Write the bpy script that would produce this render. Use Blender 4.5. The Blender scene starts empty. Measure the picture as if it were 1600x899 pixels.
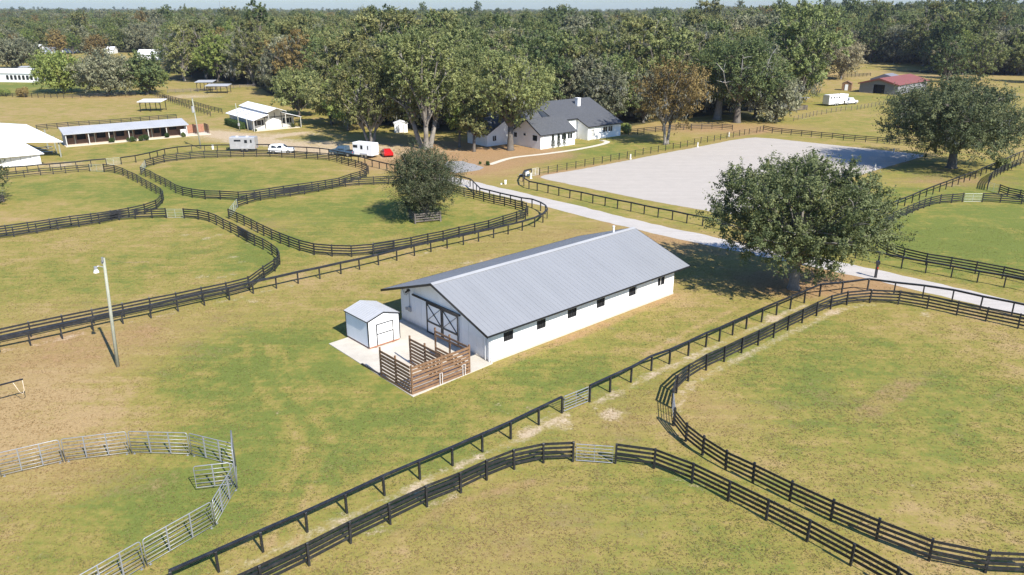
# Horse farm seen from a drone: barn, board fences, paddocks, arena, house, woods.
# All positions are metres on the ground; the camera hovers 26 m up at the origin looking along +Y.
import bpy, math, random
import numpy as np
from math import sin, cos, pi, radians, hypot, atan2
from mathutils import Vector, Matrix
random.seed(5)
sc = bpy.context.scene
COL = sc.collection
FENCE = {'near_low':[(-16.06,29.3),(-14.42,30.77),(-12.7,32.26),(-10.84,33.84),(-9.07,35.47),(-7.26,37.1),(-5.42,38.68),(-3.61,40.14),(-1.85,41.69),(-0.08,43.22),(1.78,45.02),(3.42,46.61)],'near_high':[(5.46,48.18),(7.08,49.68),(8.82,51.22),(10.67,53.19),(12.28,54.37),(14.08,55.9),(15.89,57.59),(17.28,58.73),(18.73,60.02),(20.27,61.36),(22.09,62.96),(23.95,64.63),(25.68,66.05),(27.54,67.6),(29.66,69.4),(31.99,69.95),(34.92,70.93),(37.11,70.02),(39.41,69.03),(41.59,67.86),(43.27,66.11),(45.21,64.52),(46.91,62.86)],'bottom_left':[(-13.7,28.07),(-11.91,29.59),(-10.09,31.23),(-8.36,32.93),(-6.55,34.51),(-4.74,36.05),(-2.93,37.35),(-1.5,38.62),(0.13,39.75),(1.92,40.45),(3.72,40.59)],'bottom_right':[(6.3,40.39),(8.55,39.84),(10.49,38.29),(12.15,36.56),(13.75,34.83),(15.32,33.06),(16.83,31.23),(18.2,29.46),(19.33,27.75)],'east_low':[(25.8,30.51),(23.24,30.73),(20.91,31.58),(18.97,33.15),(17.23,34.79),(15.62,36.58),(14.06,38.34),(12.83,39.7),(11.82,41.31),(11.14,42.95),(10.74,44.89)],'east_high':[(11.11,47.31),(11.86,49.54),(13.11,51.42),(14.88,53.25),(16.66,54.78),(18.47,56.39),(20.26,57.9),(22.04,59.48),(23.77,61.07),(25.6,62.72),(27.49,64.38),(29.4,66.02),(31.33,67.09),(33.74,67.66),(36.23,67.26),(38.36,66.11),(40.22,64.52),(42.02,63.09),(43.87,61.46),(45.63,59.87)],'lane_rail':[(3.2,126.42),(2.07,125.17),(1.73,122.16),(1.87,118.81),(2.63,116.7),(3.86,115.44),(5.42,113.87),(6.96,112.17),(8.47,110.52),(10.01,109.14),(11.54,107.34),(13.11,105.81),(14.65,104.18),(16.3,102.66),(17.86,101.11),(19.43,99.41),(21.08,98.08),(22.63,96.46),(24.33,95.02),(26.28,93.14),(28.35,91.1),(30.5,89.13),(32.48,86.98),(34.46,85.17),(36.33,83.31),(38.19,81.51),(39.89,79.57),(41.6,77.89),(43.43,76.4),(45.3,74.89),(47.12,73.38),(48.97,71.93),(50.59,70.45)],'diagonal_rail':[(37.29,82.46),(38.76,86.45),(41.62,90.81),(46.77,97.17),(53.4,103.96),(57.22,107.49),(61.18,111.34),(64.95,114.74),(68.7,118.16),(72.51,121.67),(75.88,124.46),(80.1,128.65),(83.82,132.2),(88.08,136.3),(91.85,140.01),(97.93,145.94)],'green_west':[(64.77,108.12),(62.91,107.57),(61.05,107.18),(58.81,105.66),(55.98,103.23),(53.03,100.42),(49.68,97.3),(45.97,93.14),(43.47,89.13),(42.21,85.42),(42.34,82.94),(43.31,81.03),(44.76,78.99),(46.69,77.68),(48.52,76.2),(50.36,74.56),(52.08,72.8)],'green_north':[(67.63,108.12),(69.98,107.73),(72.43,106.8),(74.8,105.81)],'far_green_rear':[(72.8,115.8),(75.29,119.75),(77.85,123.35),(80.49,126.21),(83.59,129.41),(86.6,132.2),(92.11,137.52)],'far_green_front':[(73.35,113.7),(73.43,111.75),(74.21,110.11),(74.79,107.49)],'barn_rail':[(-69.91,136.86),(-68.16,138.7),(-66.85,141.62),(-65.94,145.88),(-64.35,147.96),(-62.19,149.38),(-57.62,150.53),(-52.7,150.82),(-47.76,151.11),(-44.62,148.76),(-39.37,147.63),(-36.68,146.66),(-34.66,145.29),(-32.53,143.28),(-31.06,141.97),(-29.38,140.04),(-27.73,138.16),(-26.2,136.33),(-24.57,134.31),(-23.09,132.8),(-21.51,131.1),(-19.92,129.66),(-15.83,125.23),(-11.75,121.0),(-9.21,121.4),(-8.11,120.24),(-6.55,118.36),(-4.77,111.74),(-3.29,110.28),(-1.73,108.61),(-0.2,106.98),(1.33,105.55),(2.8,104.86),(3.93,102.89),(4.5,101.13),(4.65,98.95),(4.02,96.8),(2.88,94.63),(1.28,92.94),(-0.48,91.25),(-2.23,89.66),(-3.99,88.13),(-5.71,86.69),(-7.51,85.29),(-9.25,83.89),(-10.96,82.43),(-12.7,80.69),(-14.45,79.07),(-16.22,77.54),(-17.9,76.11),(-19.73,74.56),(-21.59,73.11),(-23.37,71.66),(-25.2,70.2),(-26.91,68.43),(-28.74,66.97),(-30.6,65.5),(-32.35,63.84),(-34.25,62.55),(-36.09,61.01),(-37.79,59.27),(-39.63,57.87),(-41.39,56.61),(-43.04,55.2)],'nw_rail':[(-72.04,135.73),(-74.04,134.43),(-75.81,132.8),(-77.82,131.66),(-79.25,130.88),(-80.72,129.99),(-82.06,129.11),(-83.56,128.35),(-85.27,127.28),(-86.95,126.23)],'nw_board_north':[(-72.32,130.54),(-73.98,129.99),(-75.53,128.89),(-77.15,128.03),(-78.71,127.07),(-80.52,125.51),(-82.49,124.18),(-84.46,122.67)],'nw_board_south':[(-69.57,129.99),(-67.22,128.89),(-64.79,126.76),(-62.87,124.48),(-61.39,122.97),(-59.85,121.2),(-58.06,118.83),(-56.49,116.99),(-54.99,115.2),(-53.51,113.46),(-51.87,111.36),(-50.64,109.32),(-49.97,107.36),(-49.26,103.82),(-49.78,101.43),(-51.05,99.63),(-52.57,97.89),(-54.37,96.34),(-56.37,95.16),(-58.16,93.63),(-59.98,92.07),(-61.89,90.69),(-63.86,89.51)],'west_left':[(-45.89,99.09),(-47.73,99.02),(-49.76,98.62),(-51.59,97.96),(-53.2,96.04),(-55.09,94.6),(-57.04,93.27),(-58.71,91.62),(-60.62,90.08),(-62.65,88.81),(-64.52,87.46)],'west_right':[(-43.45,98.95),(-41.32,98.29),(-39.47,97.12),(-37.93,95.53),(-36.33,93.57),(-34.84,91.91),(-33.31,90.19),(-31.75,88.26),(-30.16,86.4),(-33.21,89.95),(-31.61,88.03),(-30.13,86.33),(-28.68,84.8),(-27.05,82.68),(-25.93,81.03),(-25.2,79.3),(-25.06,77.03),(-25.52,74.76),(-25.96,71.36),(-27.61,69.78),(-29.45,68.39),(-31.27,66.92),(-33.1,65.57),(-34.9,64.15),(-36.85,62.64),(-38.79,61.33),(-40.67,59.69),(-42.48,58.31),(-44.23,56.98)],'mid_loop':[(-37.43,98.67),(-35.72,96.84),(-34.28,95.26),(-32.76,93.43),(-31.53,91.95),(-30.34,90.51),(-28.86,88.84),(-27.37,87.23),(-25.96,85.82),(-24.34,84.3),(-22.31,82.78),(-20.16,82.2),(-17.93,82.06),(-15.64,82.68),(-13.5,83.9),(-15.62,82.91),(-13.48,84.14),(-11.66,85.4),(-9.9,86.85),(-8.2,88.13),(-6.41,89.77),(-4.56,91.36),(-2.92,92.94),(-1.12,95.07),(0.61,97.15),(1.77,98.45),(2.12,100.13),(1.98,101.83),(1.43,103.03),(0.47,103.97),(-1.06,105.68),(-2.57,106.97),(-4.09,108.53),(-5.6,110.13),(-7.1,111.61),(-9.21,114.37),(-11.98,117.94),(-15.75,120.28),(-19.58,120.24),(-21.84,119.77),(-24.09,119.3),(-26.02,118.36),(-27.72,116.72),(-29.38,114.76),(-31.08,113.04),(-32.84,111.61),(-34.69,110.37),(-36.45,109.08),(-37.68,106.97),(-38.37,104.93)],'upper_loop':[(-62.12,127.5),(-60.66,125.92),(-59.04,124.18),(-57.12,121.69),(-54.08,118.18),(-52.37,116.09),(-50.72,113.89),(-48.97,112.19),(-47.09,110.94),(-44.77,109.89),(-42.5,109.72),(-39.52,108.83),(-37.51,109.84),(-35.77,111.29),(-34.08,112.87),(-32.25,114.22),(-30.53,115.6),(-28.8,117.01),(-27.03,118.65),(-25.81,121.89),(-24.73,123.87),(-24.08,125.71),(-24.12,128.14),(-24.75,130.21),(-26.0,132.23),(-27.44,133.96),(-29.0,135.49),(-30.54,137.18),(-31.81,139.03),(-33.62,140.68),(-35.89,141.58),(-38.13,142.23),(-40.53,143.01),(-43.07,143.54),(-45.5,144.21),(-48.03,144.34),(-50.42,144.21),(-52.78,143.94),(-55.12,143.54),(-57.34,142.88),(-59.54,141.97),(-61.45,140.42),(-63.05,138.78),(-63.78,136.09),(-64.32,134.19)],'arena_north':[(4.61,127.26),(6.11,128.65),(7.7,129.96),(9.47,131.64),(11.14,133.12),(12.86,134.87),(14.59,136.54),(16.24,137.76),(18.02,139.76),(19.75,141.29),(21.46,142.85),(23.2,144.58),(25.02,146.63),(26.73,148.02),(28.42,149.44),(30.19,151.18),(31.97,152.65),(33.7,154.16),(35.45,155.85),(37.39,158.17),(39.16,160.1),(40.81,161.25),(42.56,162.58),(44.32,164.28),(46.23,166.36),(47.99,167.77),(49.98,170.12),(51.42,171.41),(52.74,172.34),(55.02,174.24),(57.35,177.15)],'arena_east':[(57.35,177.15),(58.35,173.85),(59.95,172.34),(61.62,171.04),(63.39,169.57),(65.09,168.31),(66.75,166.93),(68.62,165.7),(70.31,163.98),(72.14,162.62),(73.93,161.46),(75.75,160.14),(77.68,158.84),(80.62,156.47),(84.16,153.25)],'house_rail':[(25.79,171.41),(27.92,172.34),(29.5,173.28),(32.42,175.2),(37.73,178.55),(41.53,179.76),(46.48,180.57),(50.6,178.15)],'track_a':[(-129.68,274.97),(-118.04,257.72),(-105.05,238.9),(-96.39,227.23),(-88.52,216.6),(-83.36,209.58),(-78.35,202.98)],'track_b':[(-110.1,247.97),(-103.1,238.9),(-96.22,231.43),(-89.27,223.16),(-82.35,214.3),(-77.4,208.76)],'stable_rear':[(-84.93,197.49),(-88.44,195.09),(-91.55,192.05),(-94.67,188.65),(-98.62,186.01),(-102.62,184.3),(-106.03,181.15),(-109.05,178.11)],'field_rear':[(-121.31,253.83),(-126.96,251.88),(-133.18,248.06),(-140.23,246.2),(-149.32,248.06),(-158.55,249.96),(-167.91,251.88)],'wood_edge':[(-114.41,261.93),(-105.83,266.17),(-101.44,275.06),(-96.3,279.72),(-91.39,282.11)],'east_field':[(70.0,193.6),(73.78,198.17),(79.87,204.69),(85.75,210.09),(91.81,215.44),(95.39,216.41),(102.17,222.77),(113.43,232.81)],'far_east':[(114.07,333.05),(122.27,329.76),(129.18,320.25),(139.54,326.53),(150.3,333.05)]}
GATE = {'near':((3.51,46.64),(5.4,48.14)),'bottom':((3.83,40.59),(6.19,40.28)),'east':((10.78,44.94),(11.11,47.21)),'green':((64.92,108.12),(67.58,108.19)),'fargreen':((72.93,115.89),(73.29,113.79)),'nwrail':((-71.98,135.73),(-69.99,136.81)),'nwboard':((-72.26,130.54),(-69.66,129.88)),'west':((-45.77,99.02),(-43.53,98.95)),'mid':((-37.51,99.42),(-38.38,104.86)),'upper':((-62.35,127.92),(-64.31,134.08)),'arena':((3.31,126.52),(4.5,127.26))}
LANE = [(-13.29,127.32),(-9.11,122.71),(0.0,113.08),(7.2,105.5),(14.7,97.17),(20.54,91.38),(26.22,86.19),(31.98,81.28),(37.58,76.22),(41.94,71.69),(47.26,65.97),(50.57,62.3),(56.31,55.93)]
ARENA = [(4.55,125.49),(5.36,127.32),(11.06,131.69),(18.51,138.19),(27.64,146.68),(37.46,155.43),(46.07,163.51),(50.38,166.7),(52.79,167.85),(56.39,166.09),(63.64,159.78),(71.34,153.15),(77.13,148.07),(78.35,146.81),(78.26,145.65),(76.68,143.96),(64.91,133.41),(43.27,113.29),(31.59,102.58),(29.72,101.18),(28.3,101.7),(26.5,103.3),(18.74,110.17),(11.91,117.26),(5.24,124.21)]
BLOB = [(-19.05,47.13,7,9,'g',0.55),(-18.8,55.45,7,6,'g',0.5),(-9.42,40.71,9,5,'g',0.35),(-18.09,36.77,4,4,'g',0.2),(-7.38,42.94,5,4,'g',0.3),(-20.09,68.3,9,4,'g',-0.1),(-34.11,47.13,9,4,'g',-0.55),(-28.33,45.38,9,3,'g',-0.45),(-37.6,55.45,9,3,'r',0.5),(-32.4,57.28,8,2.6,'r',0.55),(-27.42,63.48,9,2.5,'r',0.45),(-38.4,60.59,8,2,'r',0.4),(-37.08,52.06,6,2,'r',0.3),(-27.15,35.6,4,4,'r',0.4),(-22.56,42.94,6,2,'g',-0.2),(-22.75,38.99,6,1.5,'r',0.35),(-26.72,40.01,6,2,'r',0.25),(-20.63,34.48,5,3,'g',0.25),(1.48,53.71,6,3,'g',0.45),(4.73,51.0,5,3,'g',0.35),(10.97,60.59,5,3,'g',0.25),(-4.43,47.13,6,3,'g',0.2),(7.13,60.59,4,1.5,'r',0.3),(15.99,63.48,5,2,'g',0.1),(3.43,45.38,3,1.5,'d',0.25),(7.97,47.13,5,3,'r',0.35),(5.92,44.54,4,2,'r',0.3),(10.41,51.0,4,3,'r',0.25),(8.08,42.17,4,2,'g',0.2),(-3.53,35.6,9,6,'r',0.22),(3.28,32.4,7,5,'r',0.3),(7.24,36.77,6,4,'g',0.35),(11.46,32.4,6,4,'g',0.3),(-6.4,31.43,5,3,'g',0.05),(0.0,33.94,4,3,'r',0.3),(25.41,55.45,9,6,'g',0.24),(18.93,51.0,5,4,'g',0.24),(20.6,49.0,4,4,'g',0.2),(30.77,51.0,8,6,'g',0.2),(32.62,45.38,5,4,'g',0.2),(27.06,43.73,6,4,'g',0.15),(27.22,50.49,5,2,'r',0.4),(24.37,47.13,3,2,'r',0.35),(17.14,46.68,4,2,'r',0.4),(17.04,51.0,3,4,'r',0.2),(38.05,62.01,4,1.4,'r',0.35),(26.73,39.33,6,4,'r',0.2),(18.58,38.02,6,3,'r',0.15),(25.5,33.41,4,3,'g',0.1),(13.29,47.13,2,4,'r',0.2),(-43.4,75.8,14,5,'g',0.1),(-39.05,90.24,12,4,'r',0.18),(-48.25,73.8,9,5,'g',0.35),(-38.16,82.46,8,4,'g',0.25),(-35.75,66.62,12,3,'r',0.25),(-32.4,82.46,5,2.5,'r',0.25),(-43.16,65.02,8,3,'r',0.25),(-24.83,96.21,12,9,'g',0.35),(-18.19,106.63,12,9,'g',0.4),(-5.04,97.82,7,5,'g',0.55),(-28.57,97.82,6,4,'r',0.35),(-30.85,95.58,3,2,'r',0.3),(-9.64,93.14,7,3,'r',0.15),(-18.74,90.24,7,3,'r',0.18),(-40.56,126.79,16,9,'g',0.3),(-48.17,124.21,10,7,'g',0.3),(-37.85,136.96,12,6,'r',0.25),(-50.45,119.34,6,4,'g',0.25),(-66.19,114.8,14,8,'g',0.35),(-75.67,119.34,8,8,'g',0.2),(-55.48,110.58,6,5,'g',0.35),(-41.38,102.94,10,6,'g',0.4),(-28.47,86.19,4,4,'g',0.6),(-28.07,80.13,3,3,'g',0.5),(56.25,93.14,22,14,'g',0.62),(56.18,84.92,14,10,'g',0.3),(58.02,99.47,14,10,'g',0.2),(81.19,121.73,12,10,'g',0.7),(66.18,126.79,16,10,'g',0.25),(8.04,93.14,12,3,'r',0.6),(1.5,86.19,8,3,'r',0.5),(-7.11,81.28,10,2.5,'r',0.3),(15.53,89.69,8,2,'r',0.35),(22.45,80.13,9,6,'r',0.5),(29.34,73.8,7,3,'r',0.8),(32.49,71.88,7,3,'r',0.9),(36.51,73.8,4,2,'r',0.6),(19.48,86.19,6,3,'r',0.5),(-2.25,133.99,8,8,'r',0.55),(-7.68,130.57,7,6,'r',0.6),(-1.23,148.07,12,7,'r',1.2),(-9.87,148.07,10,9,'r',1.1),(3.67,146.68,6,4,'r',0.9),(-14.49,144.63,8,9,'r',0.9),(-23.04,137.57,6,6,'r',0.9),(-21.16,159.37,22,10,'r',0.5),(-31.0,155.43,10,7,'d',0.5),(-20.2,151.67,12,5,'d',0.5),(-22.74,143.3,6,4,'d',0.3),(18.81,110.58,18,4,'g',0.2),(12.07,144.63,12,6,'g',0.45),(20.67,155.43,12,8,'g',0.4),(-47.02,172.42,6,2,'d',0.7),(-50.99,161.83,9,3,'d',0.75),(-59.73,167.85,8,4,'d',0.7),(-66.58,175.28,10,5,'d',0.45),(-71.67,177.23,7,4,'d',0.3),(-43.36,163.51,8,3,'g',0.3),(-39.12,156.98,8,4,'d',0.5),(-90.91,227.33,9,4,'d',0.0),(-103.41,251.88,10,5,'d',0.8),(-99.01,264.03,9,3,'d',0.5),(-132.12,249.96,30,3,'r',0.7),(-125.84,253.83,20,3,'r',0.5),(-79.96,136.36,4,2,'d',0.5),(-82.36,137.57,4,2,'d',0.4),(-132.84,219.64,25,18,'g',-0.2),(-98.5,193.32,20,14,'g',-0.15),(-178.88,287.01,30,20,'g',1.0),(-92.71,205.68,14,9,'g',0.15),(-83.49,227.33,16,14,'g',0.25),(-74.05,148.07,20,7,'g',0.15),(-67.46,159.37,14,7,'g',0.15),(69.88,121.73,10,3,'r',0.8),(79.79,133.99,10,8,'r',0.5),(69.66,129.47,9,6,'r',0.3),(52.58,182.3,22,8,'r',0.9),(45.07,182.3,16,6,'r',0.5),(75.12,182.3,30,14,'g',0.2),(99.83,235.55,40,20,'g',0.25),(154.17,329.76,60,25,'g',-0.35),(111.47,275.06,40,12,'g',-0.2),(80.15,199.32,14,2,'d',0.2),(42.34,70.05,9,2,'g',0.2),(111.4,253.83,20,6,'g',0.3)]
BAND = [([(-16.06,29.3),(-14.42,30.77),(-12.7,32.26),(-10.84,33.84),(-9.07,35.47),(-7.26,37.1),(-5.42,38.68),(-3.61,40.14),(-1.85,41.69),(-0.08,43.22),(1.78,45.02),(3.42,46.61)],0.3,'d',0.3),([(5.46,48.18),(7.08,49.68),(8.82,51.22),(10.67,53.19),(12.28,54.37),(14.08,55.9),(15.89,57.59),(17.28,58.73),(18.73,60.02),(20.27,61.36),(22.09,62.96),(23.95,64.63),(25.68,66.05),(27.54,67.6),(29.66,69.4),(31.99,69.95),(34.92,70.93),(37.11,70.02),(39.41,69.03),(41.59,67.86),(43.27,66.11),(45.21,64.52),(46.91,62.86)],0.3,'d',0.3),([(-15.719999999999999,28.935000000000002),(-14.08,30.405),(-12.36,31.895),(-10.5,33.475),(-8.73,35.105),(-6.92,36.735),(-5.08,38.315),(-3.27,39.775),(-1.51,41.324999999999996),(0.26,42.855),(2.12,44.655),(3.76,46.245)],0.3,'d',0.45),([(5.79,47.805),(7.41,49.305),(9.15,50.845),(11.0,52.815),(12.61,53.995),(14.41,55.525),(16.22,57.215),(17.61,58.355),(19.06,59.645),(20.599999999999998,60.985),(22.419999999999998,62.585),(24.279999999999998,64.255),(26.009999999999998,65.675),(27.869999999999997,67.225)],0.3,'d',0.55),([(-13.7,28.07),(-11.91,29.59),(-10.09,31.23),(-8.36,32.93),(-6.55,34.51),(-4.74,36.05),(-2.93,37.35),(-1.5,38.62),(0.13,39.75),(1.92,40.45),(3.72,40.59)],0.3,'d',0.3),([(6.3,40.39),(8.55,39.84),(10.49,38.29),(12.15,36.56),(13.75,34.83),(15.32,33.06),(16.83,31.23),(18.2,29.46),(19.33,27.75)],0.3,'d',0.25),([(25.8,30.51),(23.24,30.73),(20.91,31.58),(18.97,33.15),(17.23,34.79),(15.62,36.58),(14.06,38.34),(12.83,39.7),(11.82,41.31),(11.14,42.95),(10.74,44.89)],0.3,'d',0.3),([(11.36,46.910000000000004),(12.11,49.14),(13.36,51.02),(15.13,52.85),(16.91,54.38),(18.72,55.99),(20.51,57.5),(22.29,59.08),(24.02,60.67),(25.85,62.32),(27.74,63.98),(29.65,65.61999999999999),(31.58,66.69),(33.99,67.25999999999999)],0.38,'d',0.6),([(-5.71,86.69),(-7.51,85.29),(-9.25,83.89),(-10.96,82.43),(-12.7,80.69),(-14.45,79.07),(-16.22,77.54),(-17.9,76.11),(-19.73,74.56),(-21.59,73.11),(-23.37,71.66),(-25.2,70.2),(-26.91,68.43),(-28.74,66.97),(-30.6,65.5),(-32.35,63.84),(-34.25,62.55),(-36.09,61.01),(-37.79,59.27),(-39.63,57.87),(-41.39,56.61),(-43.04,55.2)],0.4,'d',0.4),([(-37.43,98.67),(-35.72,96.84),(-34.28,95.26),(-32.76,93.43),(-31.53,91.95),(-30.34,90.51),(-28.86,88.84),(-27.37,87.23),(-25.96,85.82),(-24.34,84.3),(-22.31,82.78),(-20.16,82.2),(-17.93,82.06),(-15.64,82.68),(-13.5,83.9),(-15.62,82.91),(-13.48,84.14),(-11.66,85.4),(-9.9,86.85),(-8.2,88.13),(-6.41,89.77),(-4.56,91.36),(-2.92,92.94),(-1.12,95.07),(0.61,97.15),(1.77,98.45),(2.12,100.13),(1.98,101.83)],0.3,'d',0.3),([(-43.45,98.95),(-41.32,98.29),(-39.47,97.12),(-37.93,95.53),(-36.33,93.57),(-34.84,91.91),(-33.31,90.19),(-31.75,88.26),(-30.16,86.4),(-33.21,89.95),(-31.61,88.03),(-30.13,86.33),(-28.68,84.8),(-27.05,82.68),(-25.93,81.03),(-25.2,79.3),(-25.06,77.03),(-25.52,74.76),(-25.96,71.36),(-27.61,69.78),(-29.45,68.39),(-31.27,66.92),(-33.1,65.57),(-34.9,64.15),(-36.85,62.64),(-38.79,61.33),(-40.67,59.69),(-42.48,58.31),(-44.23,56.98)],0.3,'d',0.25),([(64.77,108.12),(62.91,107.57),(61.05,107.18),(58.81,105.66),(55.98,103.23),(53.03,100.42),(49.68,97.3),(45.97,93.14)],0.3,'d',0.45),([(37.29,82.46),(38.76,86.45),(41.62,90.81),(46.77,97.17),(53.4,103.96),(57.22,107.49),(61.18,111.34),(64.95,114.74),(68.7,118.16),(72.51,121.67),(75.88,124.46),(80.1,128.65),(83.82,132.2),(88.08,136.3),(91.85,140.01),(97.93,145.94)],0.5,'d',0.35),([(4.61,127.26),(6.11,128.65),(7.7,129.96),(9.47,131.64),(11.14,133.12),(12.86,134.87),(14.59,136.54),(16.24,137.76),(18.02,139.76),(19.75,141.29),(21.46,142.85),(23.2,144.58),(25.02,146.63),(26.73,148.02),(28.42,149.44),(30.19,151.18),(31.97,152.65),(33.7,154.16),(35.45,155.85),(37.39,158.17),(39.16,160.1),(40.81,161.25),(42.56,162.58),(44.32,164.28),(46.23,166.36),(47.99,167.77),(49.98,170.12),(51.42,171.41),(52.74,172.34),(55.02,174.24),(57.35,177.15)],0.8,'r',0.6),([(70.0,193.6),(73.78,198.17),(79.87,204.69),(85.75,210.09),(91.81,215.44),(95.39,216.41),(102.17,222.77),(113.43,232.81)],0.8,'d',0.3),([(15.96,69.8),(-1.25,54.0)],0.55,'r',1.0),([(-13.29,127.32),(-9.11,122.71),(0.0,113.08),(7.2,105.5),(14.7,97.17),(20.54,91.38),(26.22,86.19),(31.98,81.28),(37.58,76.22),(41.94,71.69),(47.26,65.97),(50.57,62.3),(56.31,55.93)],3.0,'r',0.35),([(4.55,125.49),(5.36,127.32),(11.06,131.69),(18.51,138.19),(27.64,146.68),(37.46,155.43),(46.07,163.51),(50.38,166.7),(52.79,167.85),(56.39,166.09),(63.64,159.78),(71.34,153.15),(77.13,148.07),(78.35,146.81),(78.26,145.65),(76.68,143.96),(64.91,133.41),(43.27,113.29),(31.59,102.58),(29.72,101.18),(28.3,101.7),(26.5,103.3),(18.74,110.17),(11.91,117.26),(5.24,124.21),(4.55,125.49)],0.9,'r',0.5),([(-67.67,174.31),(-60.04,168.75),(-50.5,160.18),(-40.58,152.4),(-34.87,149.49)],2.2,'d',0.7),([(-52.52,166.97),(-49.62,171.49),(-46.56,176.25)],1.2,'d',0.6),([(-22.21,58.57),(-20.28,53.71),(-17.91,49.49),(-15.14,45.81),(-12.84,41.8)],0.24,'g',-0.5),([(-20.05,57.92),(-18.5,54.05),(-16.57,50.49),(-14.18,47.13),(-11.48,42.94)],0.24,'g',-0.5),([(-18.64,56.66),(-17.06,53.15),(-15.07,49.79),(-12.64,46.24)],0.24,'g',-0.5),([(-16.77,55.45),(-15.55,52.6),(-13.61,49.49),(-11.03,45.81)],0.24,'g',-0.5),([(10.16,55.45),(15.51,61.29),(20.76,66.3)],0.24,'g',-0.5),([(-13.34,42.17),(-13.03,36.77),(-12.45,32.4)],0.24,'g',-0.5),([(-11.84,41.8),(-11.58,36.77),(-11.27,32.9)],0.24,'g',-0.5),([(23.15,45.81),(27.13,49.79),(31.82,54.05)],0.35,'r',0.4),([(24.56,46.07),(28.39,49.79),(32.74,53.71)],0.35,'r',0.4),([(27.81,42.78),(31.83,46.24),(35.81,49.79)],0.35,'r',0.4),([(22.87,55.45),(27.17,57.28),(30.49,55.45)],0.35,'r',0.4),([(8.8,102.94),(13.16,95.58)],0.35,'r',0.4),([(-6.63,32.9),(-3.57,36.18),(0.0,38.02),(3.79,38.99)],0.3,'r',0.35),([(10.19,33.94),(7.33,37.39),(4.96,39.33)],0.3,'r',0.35),([(10.82,43.73),(12.93,42.17),(14.61,39.66)],0.3,'r',0.35)]
PATH = [(-4.01,136.66),(0.0,143.3),(6.14,147.37),(12.68,152.4),(18.43,158.57),(20.04,162.25),(18.75,163.93)]
DRIVE = [(-11.71,140.06),(-9.14,140.06),(-7.14,137.57),(-4.94,133.99),(-5.75,131.69),(-7.13,130.57),(-9.54,128.93),(-12.26,132.83)]
TREELINE = [(-495.98,509.31),(-347.53,494.49),(-288.13,487.39),(-216.38,498.11),(-129.34,305.53),(-112.98,297.32),(-92.92,287.01),(-77.36,253.83),(-53.16,216.71),(-38.57,195.68),(-23.4,177.23),(-14.47,175.28),(-4.51,182.3),(12.49,189.88),(27.19,183.35),(42.28,198.09),(51.94,204.38),(62.75,207.0),(82.93,225.75),(138.82,373.99),(152.86,405.57),(182.05,420.75),(202.51,400.74),(181.19,339.83),(210.62,326.53),(245.73,317.2),(326.71,311.26)]
ROUNDPEN = [(-33.1,37.2),(-30.28,38.9),(-27.35,40.53),(-23.73,41.47),(-19.9,41.28),(-16.7,40.03),(-15.88,37.82),(-15.87,34.33),(-18.15,31.13),(-20.02,28.44)]
PENGATE = [(-16.09,37.85),(-17.73,37.5)]
POCK = [(-40.17,91.1),(-35.99,91.1),(-36.89,89.69),(-31.3,81.98),(-29.75,80.13),(-30.22,74.99),(-29.12,76.22),(-32.15,75.19),(-24.54,68.3),(-50.92,93.74),(37.63,64.71),(-4.9,79.9),(-3.17,80.59),(29.4,65.34),(7.0,46.42),(6.5,46.68),(3.63,45.04),(0.84,43.97),(-5.33,37.51),(13.39,58.96),(23.45,63.94)]
# ------------------------------------------------------------------ materials
def nodes(name):
    m = bpy.data.materials.new(name); m.use_nodes = True
    nt = m.node_tree; b = nt.nodes['Principled BSDF']
    return m, nt, b
def N(nt, t, **kw):
    n = nt.nodes.new(t)
    for k, v in kw.items():
        if k in n.inputs: n.inputs[k].default_value = v
        else: setattr(n, k, v)
    return n
def L(nt, a, b): nt.links.new(a, b)
def rgb(c): return (c[0], c[1], c[2], 1.0)
def mixc(nt, fac, a, b):
    n = nt.nodes.new('ShaderNodeMix'); n.data_type = 'RGBA'
    for sock, v in ((n.inputs[0], fac), (n.inputs[6], a), (n.inputs[7], b)):
        if isinstance(v, (int, float)): sock.default_value = v
        elif isinstance(v, tuple): sock.default_value = rgb(v)
        else: L(nt, v, sock)
    return n.outputs[2]
def mixc_mul(nt, a, col):
    n = nt.nodes.new('ShaderNodeMix'); n.data_type = 'RGBA'; n.blend_type = 'MULTIPLY'; n.inputs[0].default_value = 1.0
    L(nt, a, n.inputs[6]); n.inputs[7].default_value = rgb(col); return n.outputs[2]
def math_(nt, op, a, b=0.0, c=0.0, clamp=False):
    n = nt.nodes.new('ShaderNodeMath'); n.operation = op; n.use_clamp = clamp
    for s, v in zip(n.inputs, (a, b, c)):
        if isinstance(v, (int, float)): s.default_value = v
        else: L(nt, v, s)
    return n.outputs[0]
def noise(nt, co, scale, detail=3.0, rough=0.55):
    n = N(nt, 'ShaderNodeTexNoise'); n.inputs['Scale'].default_value = scale
    n.inputs['Detail'].default_value = detail; n.inputs['Roughness'].default_value = rough
    if co is not None: L(nt, co, n.inputs['Vector'])
    return n.outputs[0]
def maprange(nt, v, a, b, c=0.0, d=1.0):
    n = N(nt, 'ShaderNodeMapRange'); L(nt, v, n.inputs[0])
    for i, x in zip((1, 2, 3, 4), (a, b, c, d)): n.inputs[i].default_value = x
    return n.outputs[0]
def attr(nt, name, out='Fac'):
    n = N(nt, 'ShaderNodeAttribute'); n.attribute_name = name
    return n.outputs[out]
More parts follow.
